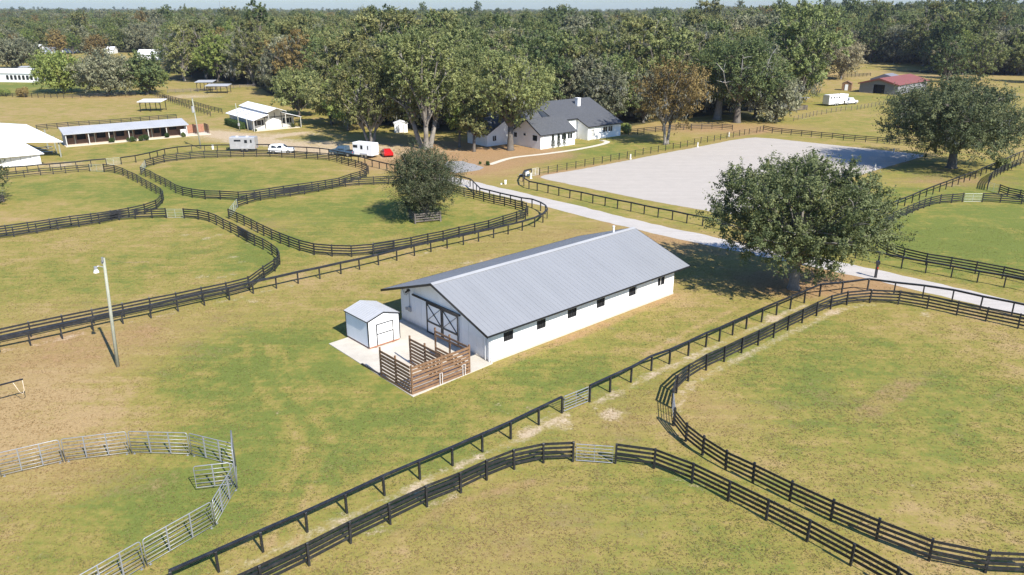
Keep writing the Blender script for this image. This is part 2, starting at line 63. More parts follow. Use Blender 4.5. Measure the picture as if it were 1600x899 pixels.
def paint(name, c, rough=0.55, var=0.12, scale=3.0, metal=0.0, c2=None, amt=0.5, bump=0.0):
    """Painted / plain surface with soft tonal wear."""
    m, nt, b = nodes(name)
    g = N(nt, 'ShaderNodeNewGeometry'); p = g.outputs['Position']
    f = maprange(nt, noise(nt, p, scale, 5), .3, .7)
    lo = tuple(x * (1 - var) for x in c); hi = tuple(min(1, x * (1 + var)) for x in c)
    col = mixc(nt, f, lo, hi)
    if c2:
        f2 = maprange(nt, noise(nt, p, scale * .37, 6, .65), .52, .72, 0, amt)
        col = mixc(nt, f2, col, c2)
    L(nt, col, b.inputs['Base Color']); b.inputs['Roughness'].default_value = rough
    b.inputs['Metallic'].default_value = metal
    if bump:
        bn = N(nt, 'ShaderNodeBump'); bn.inputs['Strength'].default_value = bump; bn.inputs['Distance'].default_value = .02
        L(nt, noise(nt, p, scale * 9, 4), bn.inputs['Height']); L(nt, bn.outputs[0], b.inputs['Normal'])
    return m
def wood(name, c, c2):
    m, nt, b = nodes(name)
    t = N(nt, 'ShaderNodeTexCoord'); p = N(nt, 'ShaderNodeNewGeometry').outputs['Position']
    f = maprange(nt, noise(nt, p, 2.2, 6, .7), .3, .7); f2 = maprange(nt, noise(nt, p, 14, 4), .35, .65)
    col = mixc(nt, f, c, c2); col = mixc(nt, math_(nt, 'MULTIPLY', f2, .35), col, tuple(x * .45 for x in c))
    L(nt, col, b.inputs['Base Color']); b.inputs['Roughness'].default_value = .8
    return m
def metal_roof(name, c, rough=.42, metal=.35, c2=None):
    m, nt, b = nodes(name)
    p = N(nt, 'ShaderNodeNewGeometry').outputs['Position']
    f = maprange(nt, noise(nt, p, .35, 5, .6), .3, .7)
    col = mixc(nt, f, tuple(x * .92 for x in c), tuple(x * 1.07 for x in c))
    s = maprange(nt, noise(nt, p, 5, 4, .7), .58, .75, 0, .3)
    col = mixc(nt, s, col, c2 or tuple(x * .7 for x in c))
    L(nt, col, b.inputs['Base Color']); b.inputs['Roughness'].default_value = rough; b.inputs['Metallic'].default_value = metal
    return m
def streaky_roof(name, c, rot):
    m, nt, b = nodes(name); p = N(nt, 'ShaderNodeNewGeometry').outputs['Position']
    mp = N(nt, 'ShaderNodeMapping'); mp.vector_type = 'TEXTURE'; mp.inputs['Rotation'].default_value[2] = rot; mp.inputs['Scale'].default_value = (.9, 14, 14); L(nt, p, mp.inputs['Vector'])
    f = maprange(nt, noise(nt, mp.outputs[0], 1.0, 4, .65), .3, .7); g = maprange(nt, noise(nt, p, .25, 5, .6), .3, .7)
    col = mixc(nt, f, tuple(x * .94 for x in c), tuple(x * 1.05 for x in c)); col = mixc(nt, math_(nt, 'MULTIPLY', g, .4), col, tuple(x * 1.15 for x in c))
    L(nt, col, b.inputs['Base Color']); b.inputs['Roughness'].default_value = .5; return m
def shingle(name, c):
    m, nt, b = nodes(name)
    p = N(nt, 'ShaderNodeNewGeometry').outputs['Position']
    br = N(nt, 'ShaderNodeTexBrick'); t = N(nt, 'ShaderNodeTexCoord')
    f = maprange(nt, noise(nt, p, 3.5, 5, .7), .3, .7)
    col = mixc(nt, f, tuple(x * .7 for x in c), tuple(x * 1.35 for x in c))
    L(nt, col, b.inputs['Base Color']); b.inputs['Roughness'].default_value = .85
    return m
def leaf_mat(name, dark, light, brown=None, brown_amt=.15, hue=.0):
    """Leaves: clump tone from the mesh, a per-tree shift, a little light through the leaf."""
    m, nt, b = nodes(name)
    t = attr(nt, 'tone'); oi = N(nt, 'ShaderNodeObjectInfo')
    p = N(nt, 'ShaderNodeNewGeometry').outputs['Position']
    f = math_(nt, 'ADD', math_(nt, 'MULTIPLY', t, .85), math_(nt, 'MULTIPLY', math_(nt, 'SUBTRACT', oi.outputs['Random'], .3), .6), clamp=True)
    col = mixc(nt, f, dark, light)
    if brown:
        fb = maprange(nt, math_(nt, 'ADD', math_(nt, 'MULTIPLY', noise(nt, p, .45, 3), .8), math_(nt, 'MULTIPLY', t, .25)), .5, .75, 0, brown_amt)
        col = mixc(nt, fb, col, brown)
    b.inputs['Roughness'].default_value = .6; b.inputs['Specular IOR Level'].default_value = .25
    tr = N(nt, 'ShaderNodeBsdfTranslucent'); mx = N(nt, 'ShaderNodeMixShader'); mx.inputs[0].default_value = .36
    L(nt, col, b.inputs['Base Color']); L(nt, col, tr.inputs['Color'])
    L(nt, b.outputs[0], mx.inputs[1]); L(nt, tr.outputs[0], mx.inputs[2])
    L(nt, mx.outputs[0], nt.nodes['Material Output'].inputs['Surface'])
    return m
M = {}
M['white_wall'] = paint('white_wall', (.80, .80, .79), .55, .03, 1.2, c2=(.66, .64, .6), amt=.35)
def barn_wall_mat():
    m, nt, bs = nodes('barn_wall'); p = N(nt, 'ShaderNodeNewGeometry').outputs['Position']; sp = N(nt, 'ShaderNodeSeparateXYZ'); L(nt, p, sp.inputs[0])
    f = maprange(nt, noise(nt, p, .9, 5), .3, .7); col = mixc(nt, f, (.74, .735, .72), (.82, .82, .81))
    dirt = math_(nt, 'ADD', maprange(nt, sp.outputs[2], .05, .75, .75, 0), math_(nt, 'MULTIPLY', math_(nt, 'SUBTRACT', noise(nt, p, 2.5, 5, .7), .5), 1.1))
    col = mixc(nt, maprange(nt, dirt, .25, .9, 0, .6), col, (.46, .36, .25)); L(nt, col, bs.inputs['Base Color']); bs.inputs['Roughness'].default_value = .6
    return m
M['barn_wall'] = barn_wall_mat()
M['white_metal'] = metal_roof('white_metal', (.80, .80, .80), .45, .0)
M['offwhite'] = paint('offwhite', (.55, .54, .50), .6, .06, 2.0)
M['black_paint'] = paint('black_paint', (.017, .018, .021), .5, .35, 4.0, c2=(.065, .062, .06), amt=.7)
M['black_trim'] = paint('black_trim', (.014, .014, .018), .4, .15)
M['galv_roof'] = streaky_roof('galv_roof', (.235, .242, .252), .733)
M['shed_roof'] = metal_roof('shed_roof', (.40, .405, .41), .5, .0)
M['ridge_metal'] = metal_roof('ridge_metal', (.34, .345, .35), .5, .0)
M['shingle'] = shingle('shingle', (.068, .072, .080))
M['red_roof'] = metal_roof('red_roof', (.215, .07, .055), .6, .0, (.30, .15, .12))
M['concrete'] = paint('concrete', (.50, .46, .39), .85, .08, 1.1, c2=(.38, .34, .28), amt=.6, bump=.2)
M['pen_wood'] = wood('pen_wood', (.165, .088, .042), (.29, .172, .095))
M['grey_wood'] = wood('grey_wood', (.10, .085, .078), (.2, .17, .15))
M['stall_wood'] = wood('stall_wood', (.13, .07, .045), (.22, .125, .08))
M['red_wood'] = wood('red_wood', (.30, .13, .075), (.42, .22, .14))
M['pole_wood'] = wood('pole_wood', (.30, .31, .24), (.40, .40, .33))
M['dark'] = paint('interior_shade', (.012, .012, .014), .8, .2)  # near-black colour stands in for the shade inside openings
M['glass'] = paint('window_glass', (.02, .024, .03), .12, .3, 1.0)
M['galv'] = paint('galvanised_pipe', (.29, .30, .315), .4, .12, 4.0, .3)
M['gate_pale'] = paint('pale_gate', (.38, .42, .38), .45, .1, 4.0, .15)
M['rubber'] = paint('rubber', (.02, .02, .02), .8, .2)
M['rim'] = paint('rim', (.5, .5, .52), .3, .1, 3, .7)
M['car_white'] = paint('car_white', (.78, .79, .80), .18, .02)
M['car_blue'] = paint('car_blue', (.10, .16, .22), .2, .05, metal=.4)
M['car_red'] = paint('car_red', (.50, .012, .015), .18, .05)
M['trailer_grey'] = paint('trailer_grey', (.34, .34, .345), .35, .04, c2=(.5, .5, .5))
M['lamp_red'] = paint('lamp_red', (.4, .01, .01), .3, .1)
M['lamp_clear'] = paint('lamp_clear', (.7, .7, .7), .15, .05)
M['rope'] = paint('rope', (.6, .5, .38), .9, .15)
M['tin_white'] = metal_roof('tin_white', (.82, .82, .83), .5, .0, (.7, .7, .72))
M['blue_grey'] = paint('blue_metal', (.42, .47, .56), .6, .08)  # even blue-grey tone of end and side walls
M['barn_grey'] = paint('barn_grey', (.20, .20, .215), .6, .1)
M['skylight'] = paint('skylight', (.16, .15, .13), .5, .2)
M['bark'] = wood('bark', (.085, .072, .058), (.17, .15, .125))
M['bark_pale'] = wood('bark_pale', (.17, .15, .125), (.31, .285, .25))
M['leaf_oak'] = leaf_mat('leaf_oak', (0.110, 0.140, 0.050), (0.326, 0.353, 0.130), (0.353, 0.300, 0.135), .25)
M['leaf_holly'] = leaf_mat('leaf_holly', (.060, .078, .034), (.195, .208, .105), (.23, .20, .12), .3)
M['leaf_dark'] = leaf_mat('leaf_dark', (0.073, 0.110, 0.044), (0.238, 0.283, 0.098), (0.264, 0.232, 0.094), .25)
M['leaf_green'] = leaf_mat('leaf_green', (0.103, 0.156, 0.041), (0.317, 0.369, 0.100), (0.353, 0.310, 0.100), .25)
M['leaf_olive'] = leaf_mat('leaf_olive', (0.111, 0.124, 0.045), (0.309, 0.326, 0.124), (0.476, 0.369, 0.150), .4)
M['leaf_autumn'] = leaf_mat('leaf_autumn', (.140, .102, .036), (.38, .29, .11), (.36, .22, .08), .35)
M['leaf_pale'] = leaf_mat('leaf_pale', (0.195, 0.181, 0.100), (0.448, 0.409, 0.251), (0.477, 0.350, 0.195), .45)
M['moss'] = leaf_mat('moss', (0.159, 0.165, 0.134), (0.354, 0.354, 0.293))
M['leaf_grey'] = leaf_mat('leaf_grey', (0.117, 0.131, 0.077), (0.353, 0.353, 0.211), (0.387, 0.343, 0.230), .35)
M['dead_wood'] = wood('dead_wood', (.36, .34, .31), (.5, .48, .45))
M['leaf_bigoak'] = leaf_mat('leaf_bigoak', (0.053, 0.078, 0.030), (0.198, 0.228, 0.094), (0.230, 0.201, 0.098), .25)
M['leaf_live'] = leaf_mat('leaf_live', (0.047, 0.069, 0.034), (0.193, 0.220, 0.094), (0.235, 0.213, 0.113), .3)
M['hedge_leaf'] = leaf_mat('hedge_leaf', (.03, .06, .015), (.09, .14, .04))
M['conifer_leaf'] = leaf_mat('conifer_leaf', (.012, .018, .010), (.035, .048, .026))
M['agave_leaf'] = leaf_mat('agave_leaf', (.10, .12, .03), (.25, .22, .06), (.4, .12, .05), .6)

def ground_material():
    m, nt, b = nodes('grass_ground')
    p = N(nt, 'ShaderNodeNewGeometry').outputs['Position']
    G, D, R, W = (attr(nt, k) for k in 'gdrw')
    n1 = noise(nt, p, .055, 4, .6); n2 = noise(nt, p, .33, 5, .65); n3 = noise(nt, p, 1.7, 5, .7); n4 = noise(nt, p, 7.0, 4, .7); n5 = noise(nt, p, 22.0, 3, .75)
    # mower and harrow streaks, very faint
    mp = N(nt, 'ShaderNodeMapping'); mp.inputs['Rotation'].default_value[2] = .75; mp.inputs['Scale'].default_value = (.12, 1.3, 1)
    L(nt, p, mp.inputs['Vector']); st = noise(nt, mp.outputs[0], 1.0, 3, .6)
    def cen(x, k): return math_(nt, 'MULTIPLY', math_(nt, 'SUBTRACT', x, .5), k)
    gv = math_(nt, 'ADD', math_(nt, 'ADD', math_(nt, 'MULTIPLY', G, .62), .46), cen(n1, 1.0))
    gv = math_(nt, 'ADD', gv, cen(n2, 1.7)); gv = math_(nt, 'ADD', gv, cen(n3, 1.15)); gv = math_(nt, 'ADD', gv, cen(st, .8))
    gv = math_(nt, 'ADD', gv, cen(n4, .9))
    cr = N(nt, 'ShaderNodeValToRGB'); e = cr.color_ramp.elements
    e[0].position = 0.0; e[0].color = rgb((.340, .238, .115)); e[1].position = 1.0; e[1].color = rgb((.135, .160, .036))
    for pos, c in ((.25, (.305, .226, .092)), (.5, (.258, .208, .062)), (.75, (.205, .190, .046))):
        k = e.new(pos); k.color = rgb(c)
    L(nt, gv, cr.inputs[0]); col = cr.outputs[0]
    # dead reddish thatch and leaf litter
    rv = maprange(nt, math_(nt, 'ADD', math_(nt, 'ADD', math_(nt, 'MULTIPLY', R, .6), cen(n2, 1.5)), math_(nt, 'ADD', cen(n3, 1.1), cen(n4, .2))), .3, .85)
    thatch = mixc(nt, maprange(nt, n3, .3, .7), (.275, .158, .085), (.365, .225, .125))
    col = mixc(nt, math_(nt, 'MULTIPLY', rv, .8), col, thatch)
    # bare sand
    dv = maprange(nt, math_(nt, 'ADD', math_(nt, 'ADD', math_(nt, 'MULTIPLY', D, .72), cen(n2, 1.2)), math_(nt, 'ADD', cen(n3, 1.3), cen(n4, .6))), .32, .75)
    sand = mixc(nt, maprange(nt, n3, .3, .7), (.36, .265, .165), (.50, .405, .285))
    col = mixc(nt, math_(nt, 'MULTIPLY', dv, .9), col, sand)
    # forest floor and distant scrub
    wood_c = mixc(nt, maprange(nt, n2, .35, .65), (.045, .05, .022), (.085, .075, .04))
    col = mixc(nt, maprange(nt, math_(nt, 'ADD', W, cen(n2, .5)), .35, .65), col, wood_c)
    # blade scale grain
    n6 = noise(nt, p, 3.2, 4, .75)
    k = math_(nt, 'ADD', math_(nt, 'MULTIPLY', n5, .8), math_(nt, 'ADD', math_(nt, 'MULTIPLY', n4, .7), math_(nt, 'MULTIPLY', n6, .4)))
    k = maprange(nt, k, .68, 1.22, .62, 1.40)
    mm = N(nt, 'ShaderNodeVectorMath', operation='SCALE'); L(nt, col, mm.inputs[0]); L(nt, k, mm.inputs['Scale'])
    L(nt, mm.outputs[0], b.inputs['Base Color']); b.inputs['Roughness'].default_value = .95; b.inputs['Specular IOR Level'].default_value = .1
    bn = N(nt, 'ShaderNodeBump'); bn.inputs['Strength'].default_value = .25; bn.inputs['Distance'].default_value = .04
    L(nt, math_(nt, 'ADD', n5, n4), bn.inputs['Height']); L(nt, bn.outputs[0], b.inputs['Normal'])
    return m
def sand_material(name, c1, c2, rot, sc_, rut=.0):
    m, nt, b = nodes(name)
    p = N(nt, 'ShaderNodeNewGeometry').outputs['Position']
    mp = N(nt, 'ShaderNodeMapping'); mp.inputs['Rotation'].default_value[2] = rot; mp.inputs['Scale'].default_value = (.03, 1.1, 1)
    L(nt, p, mp.inputs['Vector'])
    s = noise(nt, mp.outputs[0], sc_, 4, .7); n2 = noise(nt, p, .5, 5, .6); n3 = noise(nt, p, 9, 4, .7)
    f = math_(nt, 'ADD', math_(nt, 'MULTIPLY', s, .55), math_(nt, 'ADD', math_(nt, 'MULTIPLY', n2, .3), math_(nt, 'MULTIPLY', n3, .3)))
    col = mixc(nt, maprange(nt, f, .4, .75), c1, c2)
    L(nt, col, b.inputs['Base Color']); b.inputs['Roughness'].default_value = .95
    bn = N(nt, 'ShaderNodeBump'); bn.inputs['Strength'].default_value = .5; bn.inputs['Distance'].default_value = .07
    L(nt, math_(nt, 'ADD', math_(nt, 'MULTIPLY', s, 2.0), n3), bn.inputs['Height']); L(nt, bn.outputs[0], b.inputs['Normal'])
    return m
M['ground'] = ground_material()
M['arena'] = sand_material('arena_sand', (.355, .318, .276), (.455, .412, .360), -.62, 1.5)
M['lane'] = sand_material('lane_gravel', (.375, .345, .31), (.50, .465, .425), .0, 2.0)
M['drive'] = paint('grey_gravel', (.27, .26, .25), .95, .15, 2.0, bump=.3)
M['path'] = paint('path_concrete', (.58, .52, .42), .9, .07, 1.5)

# ------------------------------------------------------------------ mesh helpers
class MB:
    """Collects shapes into one mesh."""
    def __init__(s): s.v = []; s.f = []
    def add(s, vs, fs):
        o = len(s.v); s.v += [tuple(p) for p in vs]; s.f += [tuple(i + o for i in f) for f in fs]
    def box(s, x0, x1, y0, y1, z0, z1):
        s.add([(x0,y0,z0),(x1,y0,z0),(x1,y1,z0),(x0,y1,z0),(x0,y0,z1),(x1,y0,z1),(x1,y1,z1),(x0,y1,z1)],
              [(0,3,2,1),(4,5,6,7),(0,1,5,4),(1,2,6,5),(2,3,7,6),(3,0,4,7)]); return s
    def beam(s, p, q, w, h, up=(0,0,1)):
        p, q = Vector(p), Vector(q); d = (q - p).normalized(); up = Vector(up)
        if abs(d.dot(up)) > .98: up = Vector((1,0,0))
        a = d.cross(up).normalized() * (w / 2); b = a.cross(d).normalized() * (h / 2)
        s.add([p-a-b, p+a-b, p+a+b, p-a+b, q-a-b, q+a-b, q+a+b, q-a+b],
              [(0,1,2,3),(7,6,5,4),(0,4,5,1),(1,5,6,2),(2,6,7,3),(3,7,4,0)]); return s
    def tube(s, pts, radii, n=8, cap=True):
        pts = [Vector(p) for p in pts]; rings = []; vs = []
        if isinstance(radii, (int, float)): radii = [radii] * len(pts)
        prev = None
        for i, p in enumerate(pts):
            d = (pts[min(i+1, len(pts)-1)] - pts[max(i-1, 0)]).normalized()
            up = Vector((0,0,1)) if abs(d.z) < .9 else Vector((1,0,0))
            a = prev - d * prev.dot(d) if prev is not None else d.cross(up)
            a.normalize(); prev = a; b = d.cross(a)
            for k in range(n):
                t = 2 * pi * k / n; vs.append(p + (a * cos(t) + b * sin(t)) * radii[i])
        fs = [(i*n+k, i*n+(k+1)%n, (i+1)*n+(k+1)%n, (i+1)*n+k) for i in range(len(pts)-1) for k in range(n)]
        if cap: fs += [tuple(range(n-1,-1,-1)), tuple((len(pts)-1)*n+k for k in range(n))]
        s.add(vs, fs); return s
    def prism(s, poly, a0, a1, axis='x'):
        """poly of (p,q) swept along an axis: x -> (a,p,q), y -> (p,a,q), z -> (p,q,a)."""
        def P(a, pq): return (a,pq[0],pq[1]) if axis == 'x' else (pq[0],a,pq[1]) if axis == 'y' else (pq[0],pq[1],a)
        n = len(poly)
        s.add([P(a0,c) for c in poly] + [P(a1,c) for c in poly],
              [tuple(range(n)), tuple(range(2*n-1, n-1, -1))] + [(i, n+i, n+(i+1)%n, (i+1)%n) for i in range(n)]); return s
    def slab(s, pts, t):
        """A flat panel through pts (3-D, in order) with thickness t downwards."""
        n = len(pts); lo = [(x,y,z-t) for x,y,z in pts]
        s.add(list(pts) + lo, [tuple(range(n)), tuple(range(2*n-1, n-1, -1))] + [(i, (i+1)%n, n+(i+1)%n, n+i) for i in range(n)]); return s
    def sheet(s, pts): s.add(pts, [tuple(range(len(pts)))]); return s
    def mesh(s, name, smooth=False):
        me = bpy.data.meshes.new(name); me.from_pydata(s.v, [], s.f)
        import bmesh
        bm = bmesh.new(); bm.from_mesh(me); bmesh.ops.recalc_face_normals(bm, faces=bm.faces); bm.to_mesh(me); bm.free()
        if smooth: me.polygons.foreach_set('use_smooth', [True] * len(me.polygons))
        return me
def obj(name, mb, mat, parent=None, loc=(0,0,0), rz=0, smooth=False):
    me = mb.mesh(name, smooth) if isinstance(mb, MB) else mb
    o = bpy.data.objects.new(name, me); COL.objects.link(o); o.location = loc; o.rotation_euler = (0,0,rz)
    if mat is not None and not me.materials: me.materials.append(M[mat] if isinstance(mat, str) else mat)
    if parent: o.parent = parent
    return o
def tag(o, label, cat, group=None):
    o['label'] = label; o['category'] = cat
    if group: o['group'] = group
    return o
def thing(name, label, cat, loc=(0,0,0), rz=0, group=None):
    o = bpy.data.objects.new(name, None); COL.objects.link(o); o.location = loc; o.rotation_euler = (0,0,rz)
    o.empty_display_size = .3
    return tag(o, label, cat, group)
def struct(name, mb, mat, loc=(0,0,0)):
    o = obj(name, mb, mat, None, loc); o['kind'] = 'structure'; return o
def copy_thing(r, loc, rz, label=None, group=None, scale=None):
    c = r.copy(); COL.objects.link(c); c.location = loc; c.rotation_euler = (0,0,rz)
    if label: c['label'] = label
    if group: c['group'] = group
    if scale: c.scale = scale
    for ch in list(r.children):
        d = ch.copy(); COL.objects.link(d); d.parent = c
        for g in list(ch.children):
            e = g.copy(); COL.objects.link(e); e.parent = d
    return c
def ss(a, b, x):
    t = np.clip((x - a) / (b - a), 0, 1); return t * t * (3 - 2 * t)

# ------------------------------------------------------------------ ground
def terrain(x, y):
    x = np.asarray(x, float); y = np.asarray(y, float)
    r = np.hypot(x, y); az = np.degrees(np.arctan2(x, np.maximum(y, 1)))
    amp = 2.5 + 8.5 * ss(5, 24, az) + 1.5 * ss(-14, -30, az)
    return amp * ss(420, 1150, r) + 5 * ss(1500, 4200, r)
def front_y(x, y):
    """Distance along the view bearing at which the wood begins."""
    t = np.array(TREELINE); a = np.arctan2(t[:,0], t[:,1]); r = np.hypot(t[:,0], t[:,1]); o = np.argsort(a)
    return np.interp(np.arctan2(x, y), a[o], r[o])
def build_ground():
    def axis(segs):
        out = []
        for a, b, s in segs: out += list(np.arange(a, b, s))
        return np.array(out)
    far = [150, 190, 240, 310, 400, 520, 700, 950, 1300, 1800, 2600, 3800, 5200, 7000]
    xs = np.array([-f for f in far[::-1]] + list(axis([(-135, -52, 1.3), (-52, 52, .42), (52, 136, 1.3)])) + far)
    ys = np.array([-400, -100, 0, 12, 20] + list(axis([(24, 112, .42), (112, 215, .9), (215, 400, 2.5), (400, 1300, 45)])) + [1300, 1600, 2000, 2500, 3200, 4200, 5500, 7500])
    X, Y = np.meshgrid(xs, ys); X = X.ravel(); Y = Y.ravel(); Z = terrain(X, Y)
    A = {k: np.zeros(len(X)) for k in 'gdr'}
    for x, y, rx, ry, ch, v in BLOB:
        q = np.hypot((X - x) / (rx * 1.25), (Y - y) / (ry * 1.6)); A[ch] += v * np.exp(-q ** 2.6)
    for pts, w, ch, v in BAND:
        best = np.full(len(X), 1e9); P = np.array(pts)
        m = (X > P[:,0].min() - 5) & (X < P[:,0].max() + 5) & (Y > P[:,1].min() - 5) & (Y < P[:,1].max() + 5)
        idx = np.nonzero(m)[0]
        if not len(idx): continue
        b = np.full(len(idx), 1e9); xx = X[idx]; yy = Y[idx]
        for (ax, ay), (bx, by) in zip(pts[:-1], pts[1:]):
            dx, dy = bx - ax, by - ay; l2 = dx*dx + dy*dy + 1e-9
            t = np.clip(((xx-ax)*dx + (yy-ay)*dy) / l2, 0, 1)
            b = np.minimum(b, np.hypot(xx-ax-t*dx, yy-ay-t*dy))
        A[ch][idx] += v * (1 - ss(w * .5, w * 2.0, b))
    for x, y in POCK:
        A['d'] += .75 * np.exp(-(np.hypot(X - x, (Y - y)) / .75) ** 2)
    W = ss(-6, 8, np.hypot(X, Y) - front_y(X, np.maximum(Y, 1))) * (Y > 60)
    nx, ny = len(xs), len(ys)
    i = (np.arange(ny - 1)[:,None] * nx + np.arange(nx - 1)[None,:]).ravel()
    F = np.stack([i, i + 1, i + nx + 1, i + nx], 1)
    me = bpy.data.meshes.new('ground'); me.vertices.add(len(X)); me.vertices.foreach_set('co', np.stack([X, Y, Z], 1).ravel())
    me.loops.add(F.size); me.loops.foreach_set('vertex_index', F.ravel()); me.polygons.add(len(F))
    me.polygons.foreach_set('loop_start', np.arange(len(F)) * 4); me.update(calc_edges=True)
    for k, a in list(A.items()) + [('w', W)]:
        at = me.attributes.new(k, 'FLOAT', 'POINT'); at.data.foreach_set('value', a.astype(np.float32))
    me.materials.append(M['ground'])
    struct('ground', me, None)
build_ground()

def ribbon(pts, w, z, step=1.5, wob=.0, seed=1):
    """A smooth strip along pts (Catmull-Rom)."""
    P = [Vector((x, y, 0)) for x, y in pts]; P = [P[0]*2 - P[1]] + P + [P[-1]*2 - P[-2]]; line = []
    for i in range(1, len(P) - 2):
        n = max(2, int((P[i+1] - P[i]).length / step))
        for k in range(n):
            t = k / n; a, b, c, d = P[i-1:i+3]
            line.append(.5 * ((2*b) + (c-a)*t + (2*a-5*b+4*c-d)*t*t + (3*b-a-3*c+d)*t**3))
    line.append(P[-2]); r = random.Random(seed); mb = MB(); vs = []
    for i, p in enumerate(line):
        d = (line[min(i+1, len(line)-1)] - line[max(i-1, 0)]).normalized(); n = Vector((-d.y, d.x, 0))
        for s in (-1, 1):
            q = p + n * s * (w / 2 + r.uniform(-wob, wob)); vs.append((q.x, q.y, z))
    mb.add(vs, [(2*i, 2*i+1, 2*i+3, 2*i+2) for i in range(len(line) - 1)]); return mb
struct('lane_road', ribbon(LANE, 3.7, .008, 1.2, .16, 3), 'lane')
def ragged(poly, z, step=.8, amp=.15, seed=2):
    r = random.Random(seed); out = []
    for i, (x, y) in enumerate(poly):
        x2, y2 = poly[(i+1) % len(poly)]; n = max(1, int(hypot(x2-x, y2-y) / step))
        for k in range(n):
            t = k / n; out.append((x + (x2-x)*t + r.uniform(-amp, amp), y + (y2-y)*t + r.uniform(-amp, amp), z))
    return MB().sheet(out)
struct('arena_sand', ragged(ARENA, .012, .7, .12), 'arena')
struct('gravel_drive', ragged(DRIVE, .004, .7, .2, 4), 'drive')
struct('house_path', ribbon(PATH, 1.15, .02, 1.0), 'path')
pad = MB().prism([(-15.15, 58.18), (-7.08, 48.91), (-1.5, 54.42), (-9.85, 63.45)], -.05, .06, 'z')
struct('barn_pad', pad, 'concrete')

# ------------------------------------------------------------------ fences
def resample(pts, s):
    out = [pts[0]]
    for a, b in zip(pts[:-1], pts[1:]):
        n = max(1, round(hypot(b[0]-a[0], b[1]-a[1]) / s))
        out += [(a[0]+(b[0]-a[0])*k/n, a[1]+(b[1]-a[1])*k/n) for k in range(1, n+1)]
    return out
POST = {}
def post_mesh(h, w, mat):
    k = (h, w, mat)
    if k not in POST:
        mb = MB(); mb.box(-w/2, w/2, -w/2, w/2, -.2, h-.05); c = w/2
        mb.prism([(-c,h-.05),(c,h-.05),(c*.5,h),(-c*.5,h)], -c, c, 'x')
        me = mb.mesh('post'); me.materials.append(M[mat]); POST[k] = me
    return POST[k]
def fence(key, label, kind='board', mat='black_paint', cat='fence', name=None, pts=None, spacing=2.44):
    pts = pts or FENCE[key]
    pts = resample(pts, spacing); x0, y0 = pts[0]; r = random.Random(key)
    specs = {'board': ([.36, .66, .96, 1.26], .155, .04, 1.40, .12), 'rail': ([1.2], .15, .045, 1.27, .12),
             'three': ([.5, .85, 1.2], .14, .04, 1.32, .12), 'low': ([.42, .8, 1.12], .12, .04, 1.25, .11), 'wire': ([.45, .8, 1.15], .03, .03, 1.3, .10)}
    zs, bh, bt, ph, pw = specs[kind]
    t = thing(name or ('rail_fence' if kind == 'rail' else 'wire_fence' if kind == 'wire' else 'board_fence'), label, cat, (x0, y0, 0), 0, None)
    n = len(pts); closed = hypot(pts[0][0]-pts[-1][0], pts[0][1]-pts[-1][1]) < .3
    lean = [(r.uniform(-.02, .02), r.uniform(-.02, .02), r.uniform(-.03, .02)) for _ in pts]
    off = []
    for i, (x, y) in enumerate(pts):
        a, b = pts[max(0, i-1)], pts[min(n-1, i+1)]; d = Vector((b[0]-a[0], b[1]-a[1], 0)).normalized(); off.append((d, Vector((-d.y, d.x, 0))))
    for j, z in enumerate(zs):
        mb = MB()
        for i in range(n - 1):
            side = off[0][1] * 0
            p = Vector((pts[i][0]-x0, pts[i][1]-y0, z + lean[i][2])); q = Vector((pts[i+1][0]-x0, pts[i+1][1]-y0, z + lean[i+1][2]))
            s1 = off[i][1] * (pw/2 + bt/2 + .002); s2 = off[i+1][1] * (pw/2 + bt/2 + .002)
            e = (q - p).normalized() * .004
            mb.beam(p + s1 + e, q + s2 - e, bt, bh * r.uniform(.94, 1.04))
            if kind == 'rail': mb.beam(p + s1*.2 + e + Vector((0,0,.104)), q + s2*.2 - e + Vector((0,0,.104)), .19, .04)
        obj('rail', mb, mat, t)
    for i, (x, y) in enumerate(pts):
        if i >= 100: break
        o = obj('post', post_mesh(ph, pw, mat), mat, t, (x-x0, y-y0, lean[i][2]), atan2(off[i][0].y, off[i][0].x))
        o.rotation_euler[0] = lean[i][0]; o.rotation_euler[1] = lean[i][1]
    return t
fence('near_low', 'single-rail black fence running from the metal gate to the bottom edge beside the round pen', 'rail')
fence('near_high', 'single-rail black fence from the metal gate past the big oak to the lane', 'rail')
fence('bottom_left', 'four-board black fence curving left of the silver gate, front of the bottom paddock', 'board')
fence('bottom_right', 'four-board black fence curving right of the silver gate down to the bottom edge', 'board')
fence('east_low', 'four-board black fence sweeping along the bottom of the right paddock from its corner gate', 'board')
fence('east_high', 'four-board black fence round the top of the right paddock beside the big oak', 'board')
fence('lane_rail', 'single-rail black fence between the pale lane and the white sand arena', 'rail')
fence('diagonal_rail', 'single-rail black fence climbing past the spreading oak beyond the arena', 'rail')
fence('green_west', 'four-board black fence round the bright green paddock, curving behind the big oak to the lane', 'board')
fence('green_north', 'four-board black fence continuing right of the pale gate of the bright green paddock', 'board')
fence('far_green_rear', 'four-board black fence running up the far edge of the second bright green paddock', 'board')
fence('far_green_front', 'short four-board black fence at the front corner of the far green paddock', 'board')
fence('barn_rail', 'long single-rail black fence looping round the oak paddock in front of the lamp pole', 'rail')
fence('nw_rail', 'single-rail black fence in front of the open white metal barn', 'rail')
fence('nw_board_north', 'low board fence along the top of the left paddock, below the white metal barn', 'low')
fence('nw_board_south', 'four-board black fence round the right and bottom of the upper left paddock', 'board')
fence('west_left', 'four-board black fence left of the pale gate, top of the lower left paddock', 'board')
fence('west_right', 'four-board black fence curving round the lower left paddock behind the lamp pole', 'board')
fence('mid_loop', 'four-board black fence enclosing the paddock with the round tree', 'board')
fence('upper_loop', 'four-board black fence enclosing the paddock in front of the parked vehicles', 'board')
